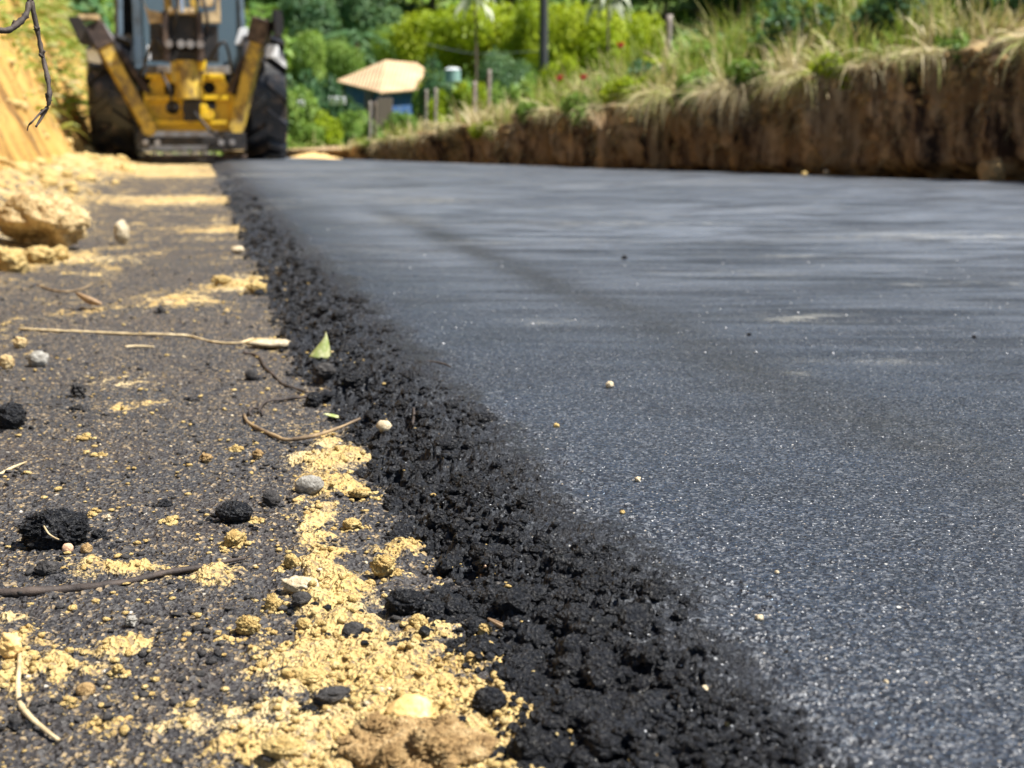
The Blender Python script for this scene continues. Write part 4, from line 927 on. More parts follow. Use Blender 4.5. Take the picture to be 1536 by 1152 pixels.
def trunk_mesh(h, r0, R_, seed, spread=True):
    r_ = random.Random(seed); bm = bmesh.new()
    def add(pts, rad):
        me = tube_mesh(pts, rad, 7, .1, seed); bm.from_mesh(me); bpy.data.meshes.remove(me)
    add([(0, 0, -.3), (.05 * h * (r_.random() - .5), 0, h * .4), (0, .03 * h, h * .75), (0, 0, h)], [r0, r0 * .75, r0 * .5, r0 * .2])
    for i in range(5 if spread else 0):
        a = i * 1.3 + r_.random(); z = h * (.4 + .1 * i)
        add([(0, 0, z), (math.cos(a) * R_ * .3, math.sin(a) * R_ * .3, z + .12 * h), (math.cos(a) * R_ * .7, math.sin(a) * R_ * .7, z + .2 * h)], [r0 * .4, r0 * .25, r0 * .08])
    me = bpy.data.meshes.new('trunk'); bm.to_mesh(me); bm.free(); me.materials.append(M['bark']); return me
crownM = {}
for kind, mat in (('bright', 'leaf_bright'), ('mid', 'leaf_mid'), ('dark', 'leaf_dark')):
    for k in range(3):
        sd = 400 + 10 * k + len(kind)
        crownM[kind, k] = (leaf_cloud('crown', 14000, lobes(sd, 1.0, 1.15, 9 + k, .42), .040, sd, M[mat]), trunk_mesh(1.2, .045, .8, sd))
bushM = {}
for kind, mat in (('bright', 'leaf_bright'), ('mid', 'leaf_mid'), ('dark', 'leaf_dark')):
    for k in range(2):
        sd = 460 + 10 * k + len(kind)
        bushM[kind, k] = (leaf_cloud('foliage', 3200, lobes(sd, 1.0, .95, 7, .05), .085, sd, M[mat]), trunk_mesh(.8, .03, .7, sd))
def tree(name, cat, label, group, kind, k, x, y, z, sx, sz, rz, bush=False):
    cm, tm = (bushM if bush else crownM)[kind, k]
    r0 = empty(name, (x, y, z), rz); tag(r0, label, cat, group)
    a = bpy.data.objects.new('foliage' if bush else 'crown', cm); b = bpy.data.objects.new('stem' if bush else 'trunk', tm)
    for o in (a, b): COL.objects.link(o); o.parent = r0; o.scale = (sx, sx, sz)
    return r0
def hz1(x, y): return float(hillz(np.array([float(x)]), np.array([float(y)]))[0])
rt = random.Random(5)
def tree_px(u, y, wpx, vtop, kind, k, name, cat, label, group, bush=False, base=None):
    p = at_y(u, 195, y); z0 = hz1(p.x, y) if base is None else base
    sx = wpx * y / FPX / 2 / 1.02; top = CAM_H + (195 - vtop) / FPX * y; sz = (top - z0) / (1.0 if bush else 1.55)
    return tree(name, cat, label, group, kind, k, p.x, y, z0 - .05, sx, max(sz, .2), rt.random() * 6, bush)
# the bright trees behind the hut, left to right, then the darker ones
tree_px(640, 88, 130, 20, 'bright', 0, 'broadleaf_tree', 'tree', 'yellow green tree right behind the ridge of the tiled roof', None)
tree_px(722, 84, 170, 4, 'bright', 1, 'broadleaf_tree', 'tree', 'largest yellow green tree, between the roof and the dark pole', None)
tree_px(798, 80, 110, 14, 'bright', 2, 'broadleaf_tree', 'tree', 'yellow green tree standing behind the dark pole', None)
tree_px(880, 70, 150, 6, 'bright', 0, 'broadleaf_tree', 'tree', 'low yellow green tree right of the dark pole, above the grass', None)
tree_px(955, 72, 110, 18, 'bright', 1, 'broadleaf_tree', 'tree', 'yellow green tree just left of the pale fence post', None)
tree_px(590, 96, 110, 48, 'mid', 1, 'broadleaf_tree', 'tree', 'mid green tree behind the left end of the tiled roof', None)
tree_px(760, 62, 110, 92, 'dark', 1, 'broadleaf_tree', 'tree', 'dark low tree behind the water tank and the wire', None)
tree_px(470, 100, 120, -10, 'dark', 0, 'broadleaf_tree', 'tree', 'dark bluish tree above the right tyre of the backhoe', None)
tree_px(545, 112, 120, -25, 'dark', 2, 'broadleaf_tree', 'tree', 'dark green tree upper left of the tiled roof', None)
tree_px(520, 82, 80, 70, 'mid', 2, 'broadleaf_tree', 'tree', 'mid green tree left of the tiled roof', None)
tree_px(455, 74, 90, 60, 'mid', 0, 'broadleaf_tree', 'tree', 'mid green tree behind the raised stabilizer', None)
for i, (u, y, w_, vt, kd) in enumerate([(440, 46, 80, 130, 'mid'), (478, 50, 70, 118, 'dark'), (490, 44, 60, 168, 'bright'), (535, 48, 60, 166, 'mid'), (462, 36, 50, 178, 'mid'), (600, 52, 50, 168, 'mid'), (425, 60, 90, 100, 'dark'), (530, 38, 40, 184, 'mid'),
        (655, 50, 50, 140, 'bright'), (700, 46, 60, 132, 'bright'), (740, 48, 60, 124, 'mid'), (665, 56, 80, 112, 'dark'), (790, 42, 70, 110, 'mid'), (835, 38, 70, 96, 'bright'), (478, 62, 70, 118, 'dark'), (660, 76, 60, 96, 'dark'), (395, 52, 80, 100, 'dark')]):
    tree_px(u, y, w_, vt, kd, i % 2, 'shrub', 'shrub', {'mid': 'mid green shrub in the thicket around the hut', 'dark': 'dark green shrub in the thicket around the hut', 'bright': 'yellow green shrub in the thicket around the hut'}[kd], 'shrubs in the thicket around the hut', True)
kinds = ['dark', 'mid', 'dark', 'mid', 'bright']
for row, (y, step, w_) in enumerate([(125, 8, 6.0), (150, 9, 6.5), (185, 11, 8), (230, 14, 10)]):
    x = -y * .55
    while x < y * .62:
        yy = y + rt.uniform(-9, 9); kd = kinds[rt.randrange(5)]
        sx = w_ * rt.uniform(.8, 1.25)
        tree('forest_tree', 'tree', {'dark': 'dark green tree of the forested hill far behind', 'mid': 'mid green tree of the forested hill far behind', 'bright': 'yellow green tree of the forested hill far behind'}[kd], 'trees of the forested hill', kd, rt.randrange(3), x, yy, hz1(x, yy) - .5, sx, sx * rt.uniform(.8, 1.2), rt.random() * 6)
        x += step * rt.uniform(.75, 1.15)
# trees and shrubs on top of the left bank and behind the backhoe
for i, (x, y, w_, h_, kd) in enumerate([(-9.4, 22, 1.3, 1.6, 'mid'), (-9.9, 25, 1.6, 2.0, 'bright'), (-10.8, 30, 2.0, 3.0, 'dark'), (-9.6, 34, 2.0, 3.0, 'mid'), (-11.8, 38, 2.5, 3.4, 'dark'), (-8.2, 40, 2.0, 3.2, 'mid'), (-14, 34, 2.4, 3.0, 'dark'), (-10.5, 50, 2.0, 3.0, 'dark'), (-13, 55, 3.0, 4, 'mid')]):
    tree('shrub', 'shrub', {'mid': 'mid green shrub up on the left bank', 'dark': 'dark green shrub up on the left bank', 'bright': 'pale yellow green shrub up on the left bank'}[kd], 'shrubs up on the left bank', kd, i % 2, x, y, max(hz1(x, y), 0) + (1.6 if y < 33 else .3), w_, h_, i * 1.3, True)
# weeds and shrubs on the right slope
for i, (t, e, w_, h_, kd) in enumerate([(0.6, 1.6, .55, .55, 'bright'), (1.5, 2.2, .6, .6, 'mid'), (2.4, 1.2, .4, .45, 'mid'), (3.4, 1.8, .5, .55, 'bright'), (-.4, 2.0, .6, .6, 'bright'), (-1.0, 1.2, .4, .4, 'mid'), (4.4, .9, .32, .45, 'mid'), (5.2, 1.0, .32, .4, 'bright'),
        (5.9, .8, .3, .36, 'mid'), (6.8, 1.2, .35, .36, 'bright'), (7.6, 1.4, .3, .3, 'mid'), (2.8, 3.2, .8, .8, 'bright'), (1.2, 4.0, .9, .9, 'mid'), (4.2, 3.0, .6, .55, 'bright'), (5.4, 3.2, .6, .5, 'mid'), (-.2, 4.5, 1.0, 1.0, 'bright'), (6.8, 3.6, .6, .45, 'bright'), (8.4, 2.2, .4, .34, 'mid'), (0.9, 1.0, .5, .6, 'dark'), (2.2, .8, .4, .5, 'dark'), (3.3, .9, .45, .5, 'dark'), (4.0, 1.6, .5, .6, 'dark'), (5.0, .7, .3, .4, 'dark'), (1.7, 1.5, .5, .7, 'mid'), (0.1, .9, .4, .5, 'mid'), (2.9, 2.2, .6, .8, 'dark'), (-1.4, 1.6, .5, .7, 'dark'), (1.0, .05, .2, .3, 'mid'), (2.1, .0, .26, .3, 'bright'), (3.0, .05, .28, .34, 'mid'), (3.6, .0, .22, .4, 'mid'), (4.6, .05, .26, .34, 'bright'), (5.3, .02, .22, .3, 'mid'), (6.1, .0, .2, .26, 'mid'), (-.6, .1, .24, .3, 'mid'), (7.0, .05, .18, .2, 'bright')]):
    x, y, z = on_top(np.array([float(t)]), np.array([float(e)]))
    tree('weed_bush', 'bush', {'dark': 'dark green leafy weed among the grass on the right bank', 'mid': 'mid green leafy weed among the grass on the right bank', 'bright': 'yellow green leafy weed among the grass on the right bank'}[kd], 'leafy weeds on the right bank', kd, i % 2, x[0], y[0], z[0] - (.03 if e > .3 else .14), w_, h_, i * 1.7, True)
# grass on the far left bank and by the end of the road
n = 16000; along = 13 + 24 * r_.random(n) ** 1.2; s = -1.75 - 2.6 * r_.random(n); x = s * SQ + .367 - .222 * along; y = along
z = ground_h(x, y, x * 0 + .05); p = ss(12.5, 17, along) * (.35 + .65 * ss(-1.9, -2.6, s)); keep = r_.random(n) < p; x, y, z, s = x[keep], y[keep], z[keep], s[keep]; n = len(x)
D = np.stack([.9 * np.ones(n) + .5 * r_.normal(size=n), -.5 + .6 * r_.normal(size=n), .4 + .8 * r_.random(n)], 1)
blades('left_bank_weeds', np.stack([x, y, z - .02], 1), D, .14 + .30 * r_.random(n), .02 + .03 * r_.random(n), 1.0 + r_.random(n), np.clip(.42 + .4 * fbm(x * 1.5, y * .8, 120, 3) + .15 * r_.normal(size=n), 0, 1), M['grass'], 4, 'pale weeds hanging down the far part of the left bank', 'weeds', 8)
n = 14000; x = -11 + 16 * r_.random(n); y = 19.5 + 26 * r_.random(n) ** 1.3
keep = (q_of(x, y) > -6) & ~((np.abs(x + 2.5) < .35) & (y < 21.5)); x, y = x[keep], y[keep]; n = len(x); z = hillz(x, y)
D = np.stack([.4 * r_.normal(size=n), .4 * r_.normal(size=n), np.ones(n)], 1)
blades('meadow_grass', np.stack([x, y, z], 1), D, .30 + .45 * r_.random(n), .02 + .03 * r_.random(n), .6 + r_.random(n), np.clip(.27 + .3 * fbm(x * .6, y * .6, 121, 2) + .12 * r_.normal(size=n), 0, 1), M['grass'], 3, 'rough green grass beyond the end of the new asphalt', 'grass', 9)

# red flowers on the bank
def flower(u, v, y, label):
    p = at_y(u, v, y); r0 = empty('red_flower', p - Vector((0, 0, .18))); tag(r0, label, 'flower')
    st = link('stem', tube_mesh([(0, 0, -.12), (.01, 0, .05), (0, 0, .18)], [.003, .003], 6), M['leaf_mid'], r0)
    for i in range(5):
        me = leaf_mesh(.062, .046, .3, .7); o = link('petal', me, M['red'], r0); a = i * 1.2566
        o.location = (math.cos(a) * .024, math.sin(a) * .024 - .01, .185); o.rotation_euler = (.75, 0, a - math.pi / 2)
flower(931, 70, 12.9, 'red flower on the bank, highest of the three'); flower(875, 118, 13.2, 'red flower above the bank, right one of the lower two'); flower(839, 119, 13.6, 'small pale red flower, leftmost of the three')

# palm left of the hut
pm = at_y(537, 195, 84); pr = empty('palm_tree', (pm.x, 84, hz1(pm.x, 84))); tag(pr, 'dark palm with drooping fronds left of the tiled roof', 'palm tree')
link('trunk', tube_mesh([(0, 0, -.3), (.1, 0, 2), (0, 0, 4.4)], [.22, .16, .13], 8, .08), M['bark'], pr)
for i in range(13):
    a = i * 2.4; el = .9 - .09 * i; r2 = np.random.default_rng(i); n = 46; q = np.linspace(.08, 1, n); Lr = 2.3
    sp = np.stack([np.cos(a) * q * Lr * math.cos(el * .5), np.sin(a) * q * Lr * math.cos(el * .5), 4.4 + q * Lr * math.sin(el) - 1.5 * q ** 2], 1)
    sgn = np.where(np.arange(n) % 2, 1, -1); Dd = np.stack([-np.sin(a) * sgn + np.cos(a) * .5, np.cos(a) * sgn + np.sin(a) * .5, -.25 * np.ones(n)], 1)
    f = blades('frond', sp, Dd, .55 * np.ones(n), .07 * np.ones(n), .6 * np.ones(n), .25 + .4 * r2.random(n), M['leaf_dark'], 2, seed=i); del f['kind']; f.parent = pr
# tall thin tree with pale drooping leaves
for (u, y, lab) in ((712, 40, 'thin tree with pale silvery leaves hanging in at the top, left of the dark pole'), (908, 42, 'thin tree with pale silvery leaves hanging in at the top, right of the dark pole')):
    p = at_y(u, 195, y); z0 = hz1(p.x, y); r0 = empty('cecropia_tree', (p.x, y, z0)); tag(r0, lab, 'tree')
    link('trunk', tube_mesh([(0, 0, -.2), (.05, 0, 2.4), (0, 0, 5.2)], [.04, .035, .02], 7, .05), M['bark'], r0)
    rr2 = np.random.default_rng(int(u)); n = 34; a = rr2.random(n) * 6.283; zz_ = 4.0 + 1.3 * rr2.random(n)
    f = blades('crown', np.stack([np.cos(a) * .2, np.sin(a) * .2, zz_], 1), np.stack([np.cos(a), np.sin(a), .6 * rr2.random(n)], 1), .5 + .4 * rr2.random(n), .22 + .12 * rr2.random(n), 1.6 + rr2.random(n), rr2.random(n), M['leaf_pale'], 5, seed=3); del f['kind']; f.parent = r0
# low growth that covers the floor of the hill between the trees
n = 52000; y = 55 + 190 * r_.random(n) ** 1.3; x = y * (-.62 + 1.3 * r_.random(n)); z = hillz(x, y) + .5 * r_.random(n)
s = (.35 + .0035 * y) * (.6 + .8 * r_.random(n)); N_ = np.stack([.5 * r_.normal(size=n), -.5 + .5 * r_.normal(size=n), .9 * np.ones(n)], 1); N_ /= np.linalg.norm(N_, axis=1, keepdims=True)
u = np.cross(N_, r_.normal(size=(n, 3))); u /= np.linalg.norm(u, axis=1, keepdims=True); v = np.cross(N_, u); C = np.stack([x, y, z], 1); s = s[:, None]
z_t = np.clip(.35 + .5 * fbm(x / 9, y / 9, 130, 3) + .18 * r_.normal(size=n), 0, 1)
tag(link('undergrowth', mesh_np('undergrowth', np.stack([C - u * s, C - v * s * .5, C + u * s, C + v * s * .5], 1).reshape(-1, 3), np.arange(n * 4).reshape(n, 4), {'tint': np.repeat(z_t, 4)}), M['leaf_mid'], smooth=False), 'green undergrowth covering the hill between the trees', 'undergrowth', kind='stuff')
# ragged clods along the lip of the right bank
n = 700; t = -3 + 13 * r_.random(n); oi = np.clip(((t + 8) / .035).astype(int), 0, len(ts) - 1); kz = 1 - .30 * r_.random(n) ** 2; kk = (kz * 45).astype(int)
cx, cy, cz = px1[oi, kk], py1[oi, kk], Z1[oi, kk]; sz_ = (.012 + .045 * r_.random(n) ** 2.2) * np.interp(t, [0, 6, 10], [1, .8, .4]); Vs, Fs = [], []
for i in range(n):
    V, F = RV[i % 10]; Vs.append(V * sz_[i] * np.array([1, 1, .8]) + np.array([cx[i], cy[i], cz[i]])); Fs.append(F + i * len(V))
tag(link('lip_clods', mesh_np('lip_clods', np.concatenate(Vs), np.concatenate(Fs)), M['brownclod']), 'crumbled clods along the upper lip of the right bank', 'clods', kind='stuff')
for (u, y, w_, vt, kd) in ((640, 62, 34, 118, 'bright'), (627, 62, 26, 138, 'mid'), (535, 64, 40, 148, 'dark'), (655, 66, 44, 92, 'dark')):
    tree_px(u, y, w_, vt, kd, 1, 'shrub', 'shrub', {'mid': 'mid green shrub in the thicket around the hut', 'dark': 'dark green shrub in the thicket around the hut', 'bright': 'yellow green shrub in the thicket around the hut'}[kd], 'shrubs in the thicket around the hut', True)
# ------------------------------------------------------------------ built things
class MB:
    def __init__(s): s.bm = bmesh.new()
    def box(s, x0, x1, y0, y1, z0, z1, bev=0.0, M_=None):
        b = bmesh.new(); bmesh.ops.create_cube(b, size=1)
        for v in b.verts: v.co = Vector(((x0 + x1) / 2 + v.co.x * (x1 - x0), (y0 + y1) / 2 + v.co.y * (y1 - y0), (z0 + z1) / 2 + v.co.z * (z1 - z0)))
        if bev: bmesh.ops.bevel(b, geom=b.edges[:], offset=bev, segments=2, affect='EDGES', profile=.6)
        if M_: b.transform(M_)
        s._add(b); return s
    def _add(s, b):
        me = bpy.data.meshes.new('t'); b.to_mesh(me); b.free(); s.bm.from_mesh(me); bpy.data.meshes.remove(me)
    def bar(s, a, b, w, d, bev=0.01):
        a = Vector(a); b = Vector(b); L = (b - a).length; q = (b - a).to_track_quat('Z', 'Y').to_matrix().to_4x4()
        return s.box(-w / 2, w / 2, -d / 2, d / 2, 0, L, bev, Matrix.Translation(a) @ q)
    def tube(s, a, b, r, n=16, r2=None):
        a = Vector(a); b = Vector(b); L = (b - a).length; m = Matrix.Translation((a + b) / 2) @ (b - a).to_track_quat('Z', 'Y').to_matrix().to_4x4()
        t = bmesh.new(); bmesh.ops.create_cone(t, cap_ends=True, segments=n, radius1=r, radius2=r if r2 is None else r2, depth=L, matrix=m); s._add(t); return s
    def poly(s, pts, y0, y1, bev=0.008):
        """outline in x,z extruded from y0 to y1"""
        t = bmesh.new(); f = t.faces.new([t.verts.new((x, y0, z)) for x, z in pts]); r = bmesh.ops.extrude_face_region(t, geom=[f])
        for v in [g for g in r['geom'] if isinstance(g, bmesh.types.BMVert)]: v.co.y = y1
        bmesh.ops.recalc_face_normals(t, faces=t.faces[:])
        if bev: bmesh.ops.bevel(t, geom=t.edges[:], offset=bev, segments=2, affect='EDGES')
        s._add(t); return s
    def build(s, name, mat, parent=None, smooth=False):
        me = bpy.data.meshes.new(name); s.bm.to_mesh(me); s.bm.free(); return link(name, me, mat, parent, smooth)
def plate_holes(name, outline, holes, y, th, mat, parent):
    cu = bpy.data.curves.new(name, 'CURVE'); cu.dimensions = '2D'; cu.fill_mode = 'BOTH'; cu.extrude = th / 2; cu.bevel_depth = .004
    def sp(pts):
        q = cu.splines.new('POLY'); q.points.add(len(pts) - 1); q.use_cyclic_u = True
        for p_, (a, b) in zip(q.points, pts): p_.co = (a, b, 0, 1)
    sp(outline)
    for cx, cz, r in holes: sp([(cx + r * math.cos(i / 20 * 6.2832), cz + r * math.sin(i / 20 * 6.2832)) for i in range(20)])
    tmp = bpy.data.objects.new('t', cu); COL.objects.link(tmp); dg = bpy.context.evaluated_depsgraph_get(); dg.update()
    me = bpy.data.meshes.new_from_object(tmp.evaluated_get(dg)); bpy.data.objects.remove(tmp)
    me.transform(Matrix.Translation((0, y, 0)) @ Matrix.Rotation(math.pi / 2, 4, 'X')); me.name = name; me.materials.clear()
    return link(name, me, mat, parent, False)

# ---- backhoe loader seen from behind
bh = empty('backhoe_loader', (-3.88, 17.25, 0.0), R(12.5))
tag(bh, 'yellow backhoe loader parked across the road edge, seen from behind', 'backhoe')
def px(u): return (u - 292) / 128.0
def pz(v): return CAM_H + (195 - v) / 128.0
def wheel(name, x, y, rad, wd, nl, zc):
    """tyre with chevron lugs > rim"""
    prof = [(.62, -.5), (.80, -.52), (.93, -.47), (.965, -.36), (.975, 0), (.965, .36), (.93, .47), (.80, .52), (.62, .5)]
    n = 48; V = []; F = []
    for i in range(n):
        a = i / n * 6.2832
        for r_, w_ in prof: V.append((w_ * wd, math.sin(a) * r_ * rad, math.cos(a) * r_ * rad))
    m = len(prof)
    for i in range(n):
        for j in range(m):
            a0 = i * m + j; a1 = i * m + (j + 1) % m; b0 = ((i + 1) % n) * m + j; b1 = ((i + 1) % n) * m + (j + 1) % m
            F.append((a0, a1, b1, b0))
    bm = bmesh.new(); me = bpy.data.meshes.new('t'); me.from_pydata(V, [], F); bm.from_mesh(me); bpy.data.meshes.remove(me)
    for i in range(nl):
        for sgn in (-1, 1):
            a = (i + (.5 if sgn > 0 else 0)) / nl * 6.2832; vs = []
            for k in range(4):
                t = k / 3; w_ = sgn * wd * (.02 + .48 * t); da = .26 * t * (1 if True else 1)
                for rr_ in (.95, 1.055):
                    for e_ in (-.085, .085):
                        aa_ = a - da + e_ * (1.25 if rr_ < .99 else .8); r_ = rad * (rr_ - .025 * t * t)
                        vs.append(bm.verts.new((w_, math.sin(aa_) * r_, math.cos(aa_) * r_)))
            for k in range(3):
                b = k * 4
                for f in ((b, b + 4, b + 5, b + 1), (b + 2, b + 3, b + 7, b + 6), (b, b + 2, b + 6, b + 4), (b + 1, b + 5, b + 7, b + 3)): bm.faces.new([vs[q] for q in f])
            bm.faces.new([vs[q] for q in (0, 1, 3, 2)]); bm.faces.new([vs[q] for q in (12, 14, 15, 13)])
    bmesh.ops.recalc_face_normals(bm, faces=bm.faces[:]); me = bpy.data.meshes.new('tyre'); bm.to_mesh(me); bm.free()
    w_ = empty(name, (0, 0, 0)); w_.parent = bh; w_.location = (x, y, zc)
    ty = link('tyre', me, M['tyre'], w_, False)
    s = MB().tube((-wd * .34, 0, 0), (wd * .34, 0, 0), rad * .60, 32); s.tube((-wd * .42, 0, 0), (wd * .42, 0, 0), rad * .22, 20)
    for k in range(8): s.tube((-wd * .45, math.cos(k * .785) * rad * .15, math.sin(k * .785) * rad * .15), (wd * .45, math.cos(k * .785) * rad * .15, math.sin(k * .785) * rad * .15), .014, 8)
    s.build('rim', M['yellow'], w_)
wheel('rear_wheel', -.875, 0, .72, .50, 12, .72); wheel('rear_wheel', .885, 0, .72, .48, 12, .73)
wheel('front_wheel', -.86, 2.25, .46, .32, 12, .42); wheel('front_wheel', .86, 2.25, .46, .32, 12, .46)
MB().box(-.36, .36, -.4, 3.3, .52, .80, .02).box(-.62, .66, -.09, .09, .58, .82, .02).box(-.7, .7, 2.17, 2.33, .36, .50, .02).build('chassis', M['dark'], bh)
MB().poly([(-.42, .8), (.42, .8), (.42, 1.42), (.34, 1.5), (-.34, 1.5), (-.42, 1.42)], 1.35, 3.25, .03).build('bonnet', M['yellow'], bh)
MB().tube((.3, 2.4, 1.45), (.3, 2.4, 2.15), .035).build('exhaust', M['dark'], bh)
# loader: arms and bucket in front
for s_ in (-1, 1):
    MB().bar((s_ * .58, .9, 1.35), (s_ * .58, 3.0, 1.0), .1, .2).bar((s_ * .58, 3.0, 1.0), (s_ * .58, 3.9, .35), .1, .2).build('loader_arm', M['yellow'], bh)
s = MB()
for (a, b) in (((3.85, .06), (4.5, .04)), ((3.75, .25), (3.85, .06)), ((3.78, .65), (3.75, .25))):
    s.box(-1.12, 1.12, a[0] - .02, max(b[0], a[0]) + .02, min(a[1], b[1]), max(a[1], b[1]) + .03)
s.box(-1.14, -1.1, 3.75, 4.45, .04, .6).box(1.1, 1.14, 3.75, 4.45, .04, .6); s.build('loader_bucket', M['grey'], bh)
# cab
cab = MB()
for x, z1 in ((-.80, 2.62), (.66, 2.62)): cab.bar((x, .06, 1.06), (x * .93, .10, z1), .085, .07)
for x in (-.80, .66): cab.bar((x, 1.35, 1.06), (x * .93, 1.3, 2.62), .07, .07)
cab.box(-.82, .68, .02, .10, .98, 1.10, .01).box(-.62, -.52, .03, .09, 1.08, 2.6, .008).box(-.82, .68, 1.3, 1.38, .85, 1.12, .01)
cab.box(-.80, .66, .06, 1.32, .80, .90, .01).build('cab_frame', M['greyblue'], bh)
MB().box(-.86, .72, -.05, 1.5, 2.62, 2.74, .03).build('cab_roof', M['yellow'], bh)
MB().box(-.50, .62, .055, .068, 1.10, 2.6).build('rear_window', M['glass'], bh)
MB().box(-.755, -.745, .14, 1.3, 1.10, 2.6).build('side_window', M['glass'], bh); MB().box(.605, .615, .14, 1.3, 1.10, 2.6).build('side_window', M['glass'], bh)
MB().box(-.70, .56, 1.33, 1.342, 1.15, 2.6).build('front_window', M['glass'], bh)
MB().box(-.28, .22, .45, .95, 1.05, 1.22, .04).box(-.28, .22, .38, .5, 1.2, 1.85, .05).build('seat', M['dark'], bh)
MB().box(-.79, -.63, .5, 1.3, .95, 2.0, .03).build('door_shade_panel', M['dark'], bh)  # door panel carried up as a dark stand-in for the unlit cab interior
for s_, x0, x1 in ((-1, -1.14, -.70), (1, .70, 1.12)):
    q = MB()
    for k in range(7):
        a0 = -.62 + k * .2; a1 = a0 + .2; rr_ = .80
        q.bar(((x0 + x1) / 2, math.sin(a0) * rr_, .71 + math.cos(a0) * rr_ * .72 + .02), ((x0 + x1) / 2, math.sin(a1) * rr_, .71 + math.cos(a1) * rr_ * .72 + .02), x1 - x0, .03, .006)
    q.build('fender', M['dark'], bh)
MB().poly([(px(150), pz(83)), (px(165), pz(78)), (px(172), pz(101)), (px(152), pz(98))], -.86, -.78, .01).build('tail_lamp', M['white'], bh)
MB().poly([(px(403), pz(90)), (px(408), pz(70)), (px(424), pz(72)), (px(424), pz(90))], -.86, -.78, .01).build('tail_lamp', M['white'], bh)
MB().poly([(px(232), pz(90)), (px(232), pz(69)), (px(241), pz(69)), (px(242), pz(90))], -.12, -.05, .008).build('work_lamp', M['white'], bh)
MB().poly([(px(363), pz(66)), (px(371), pz(42)), (px(384), pz(40)), (px(383), pz(55)), (px(374), pz(67))], -.12, -.05, .008).build('work_lamp', M['white'], bh)
# platform, slewing frame
MB().box(px(232), px(357), -.55, .05, pz(113), pz(101), .01).build('platform', M['grey'], bh)
MB().box(px(236), px(352), -.45, -.40, pz(196), pz(112)).build('frame_back_plate', M['dark'], bh)
out = [(px(230), pz(196)), (px(230), pz(140)), (px(244), pz(113)), (px(340), pz(113)), (px(357), pz(143)), (px(357), pz(190)), (px(345), pz(196))]
fr = plate_holes('slewing_frame', out, [(px(267), pz(136), .085), (px(268), pz(162), .085), (px(322), pz(133), .075), (px(322), pz(158), .075), (px(296), pz(163), .12)], -.60, .07, M['yellow'], bh)
for bx_ in ((px(228), px(275), -.78, -.63, pz(152), pz(146)), (px(312), px(348), -.80, -.63, pz(151), pz(145)), (px(240), px(345), -.76, -.63, pz(187), pz(181)), (px(232), px(262), -.74, -.63, pz(120), pz(114)), (px(318), px(344), -.74, -.63, pz(120), pz(114)), (px(227), px(232), -.74, -.56, pz(194), pz(140)), (px(353), px(358), -.74, -.56, pz(190), pz(144))):
    MB().box(*bx_, .006).build('frame_rib', M['yellow'], bh)
# swing post and boom foot
q = MB().tube((px(291), -.92, pz(150)), (px(291), -.92, pz(96)), .145, 24).box(px(268), px(282), -1.0, -.7, pz(128), pz(98), .015).box(px(300), px(312), -1.0, -.7, pz(128), pz(98), .015)
q.tube((px(272), -.95, pz(112)), (px(314), -.95, pz(112)), .045); q.build('swing_post', M['worn'], bh)
MB().tube((px(313), -.98, pz(110)), (px(313), -.98, pz(95)), .05).box(px(307), px(318), -.98, -.75, pz(180), pz(158), .02).tube((px(320), -.9, pz(172)), (px(320), -.7, pz(172)), .06).build('swing_link', M['yellow'], bh)
MB().box(px(283), px(309), -.90, -.70, pz(182), pz(151), .01).build('cavity_shade_block', M['dark'], bh)  # dark block stands in for the shaded cavity below the swing post
s = MB()
for u0, u1 in ((258, 268), (306, 316)): s.poly([(px(u0), pz(98)), (px(u0 + 1), pz(28)), (px(u1 - 1), pz(28)), (px(u1), pz(98))], -1.12, -.85, .01)
s.box(px(262), px(312), -.86, -.82, pz(98), pz(28)); s.build('boom_bracket', M['dirty'], bh)
MB().box(px(268), px(306), -1.0, -.85, pz(72), pz(32)).build('boom_recess', M['dark'], bh)
s = MB()
for u in (267, 284, 297, 311): s.tube((px(u), -1.16, pz(74)), (px(u), -1.05, pz(74)), .045, 14)
s.build('pin', M['grey'], bh)
MB().box(px(241), px(258), -1.02, -.80, pz(95), pz(46), .01).box(px(316), px(337), -1.02, -.80, pz(95), pz(46), .01).box(px(241), px(337), -.98, -.84, pz(97), pz(82), .01).build('boom_foot_block', M['dark'], bh)
MB().poly([(px(235), pz(18)), (px(232), pz(10)), (px(240), pz(26)), (px(262), pz(31)), (px(262), pz(44)), (px(241), pz(45))], -1.06, -.86, .006).build('boom_side_plate', M['tan'], bh)
s = MB().poly([(px(310), pz(31)), (px(335), pz(26)), (px(336), pz(4)), (px(341), pz(4)), (px(341), pz(43)), (px(310), pz(44))], -1.06, -.86, .006); s.build('boom_side_plate', M['tan'], bh)
MB().box(px(312), px(332), -1.0, -.88, pz(20), pz(-12), .01).build('boom_clamp', M['tan'], bh)
# boom and dipper, folded upright, run on above the picture
MB().bar((px(268), -.95, pz(34)), (px(266), -.85, 2.95), .06, .22).bar((px(304), -.95, pz(34)), (px(306), -.85, 2.95), .06, .22).box(px(264), px(310), -1.02, -.72, 2.1, 2.5, .02).build('boom', M['worn'], bh)
b_ = MB().tube((px(286), -1.08, pz(8)), (px(286), -1.0, 2.6), .075); b_.build('boom_cylinder', M['yellow'], bh)
MB().tube((px(286), -1.09, pz(30)), (px(286), -1.08, pz(6)), .042).build('cylinder_rod', M['chrome'], bh)
MB().box(px(268), px(304), -1.12, -.98, pz(32), pz(24), .015).build('boom_pin_block', M['tan'], bh)
MB().bar((0, -.95, 2.9), (0, -1.55, 2.0), .16, .24, .02).build('dipper_arm', M['worn'], bh)
s = MB(); 
for x in (-.28, .28): s.box(x - .012, x + .012, -1.95, -1.45, 2.62, 3.0, .004)
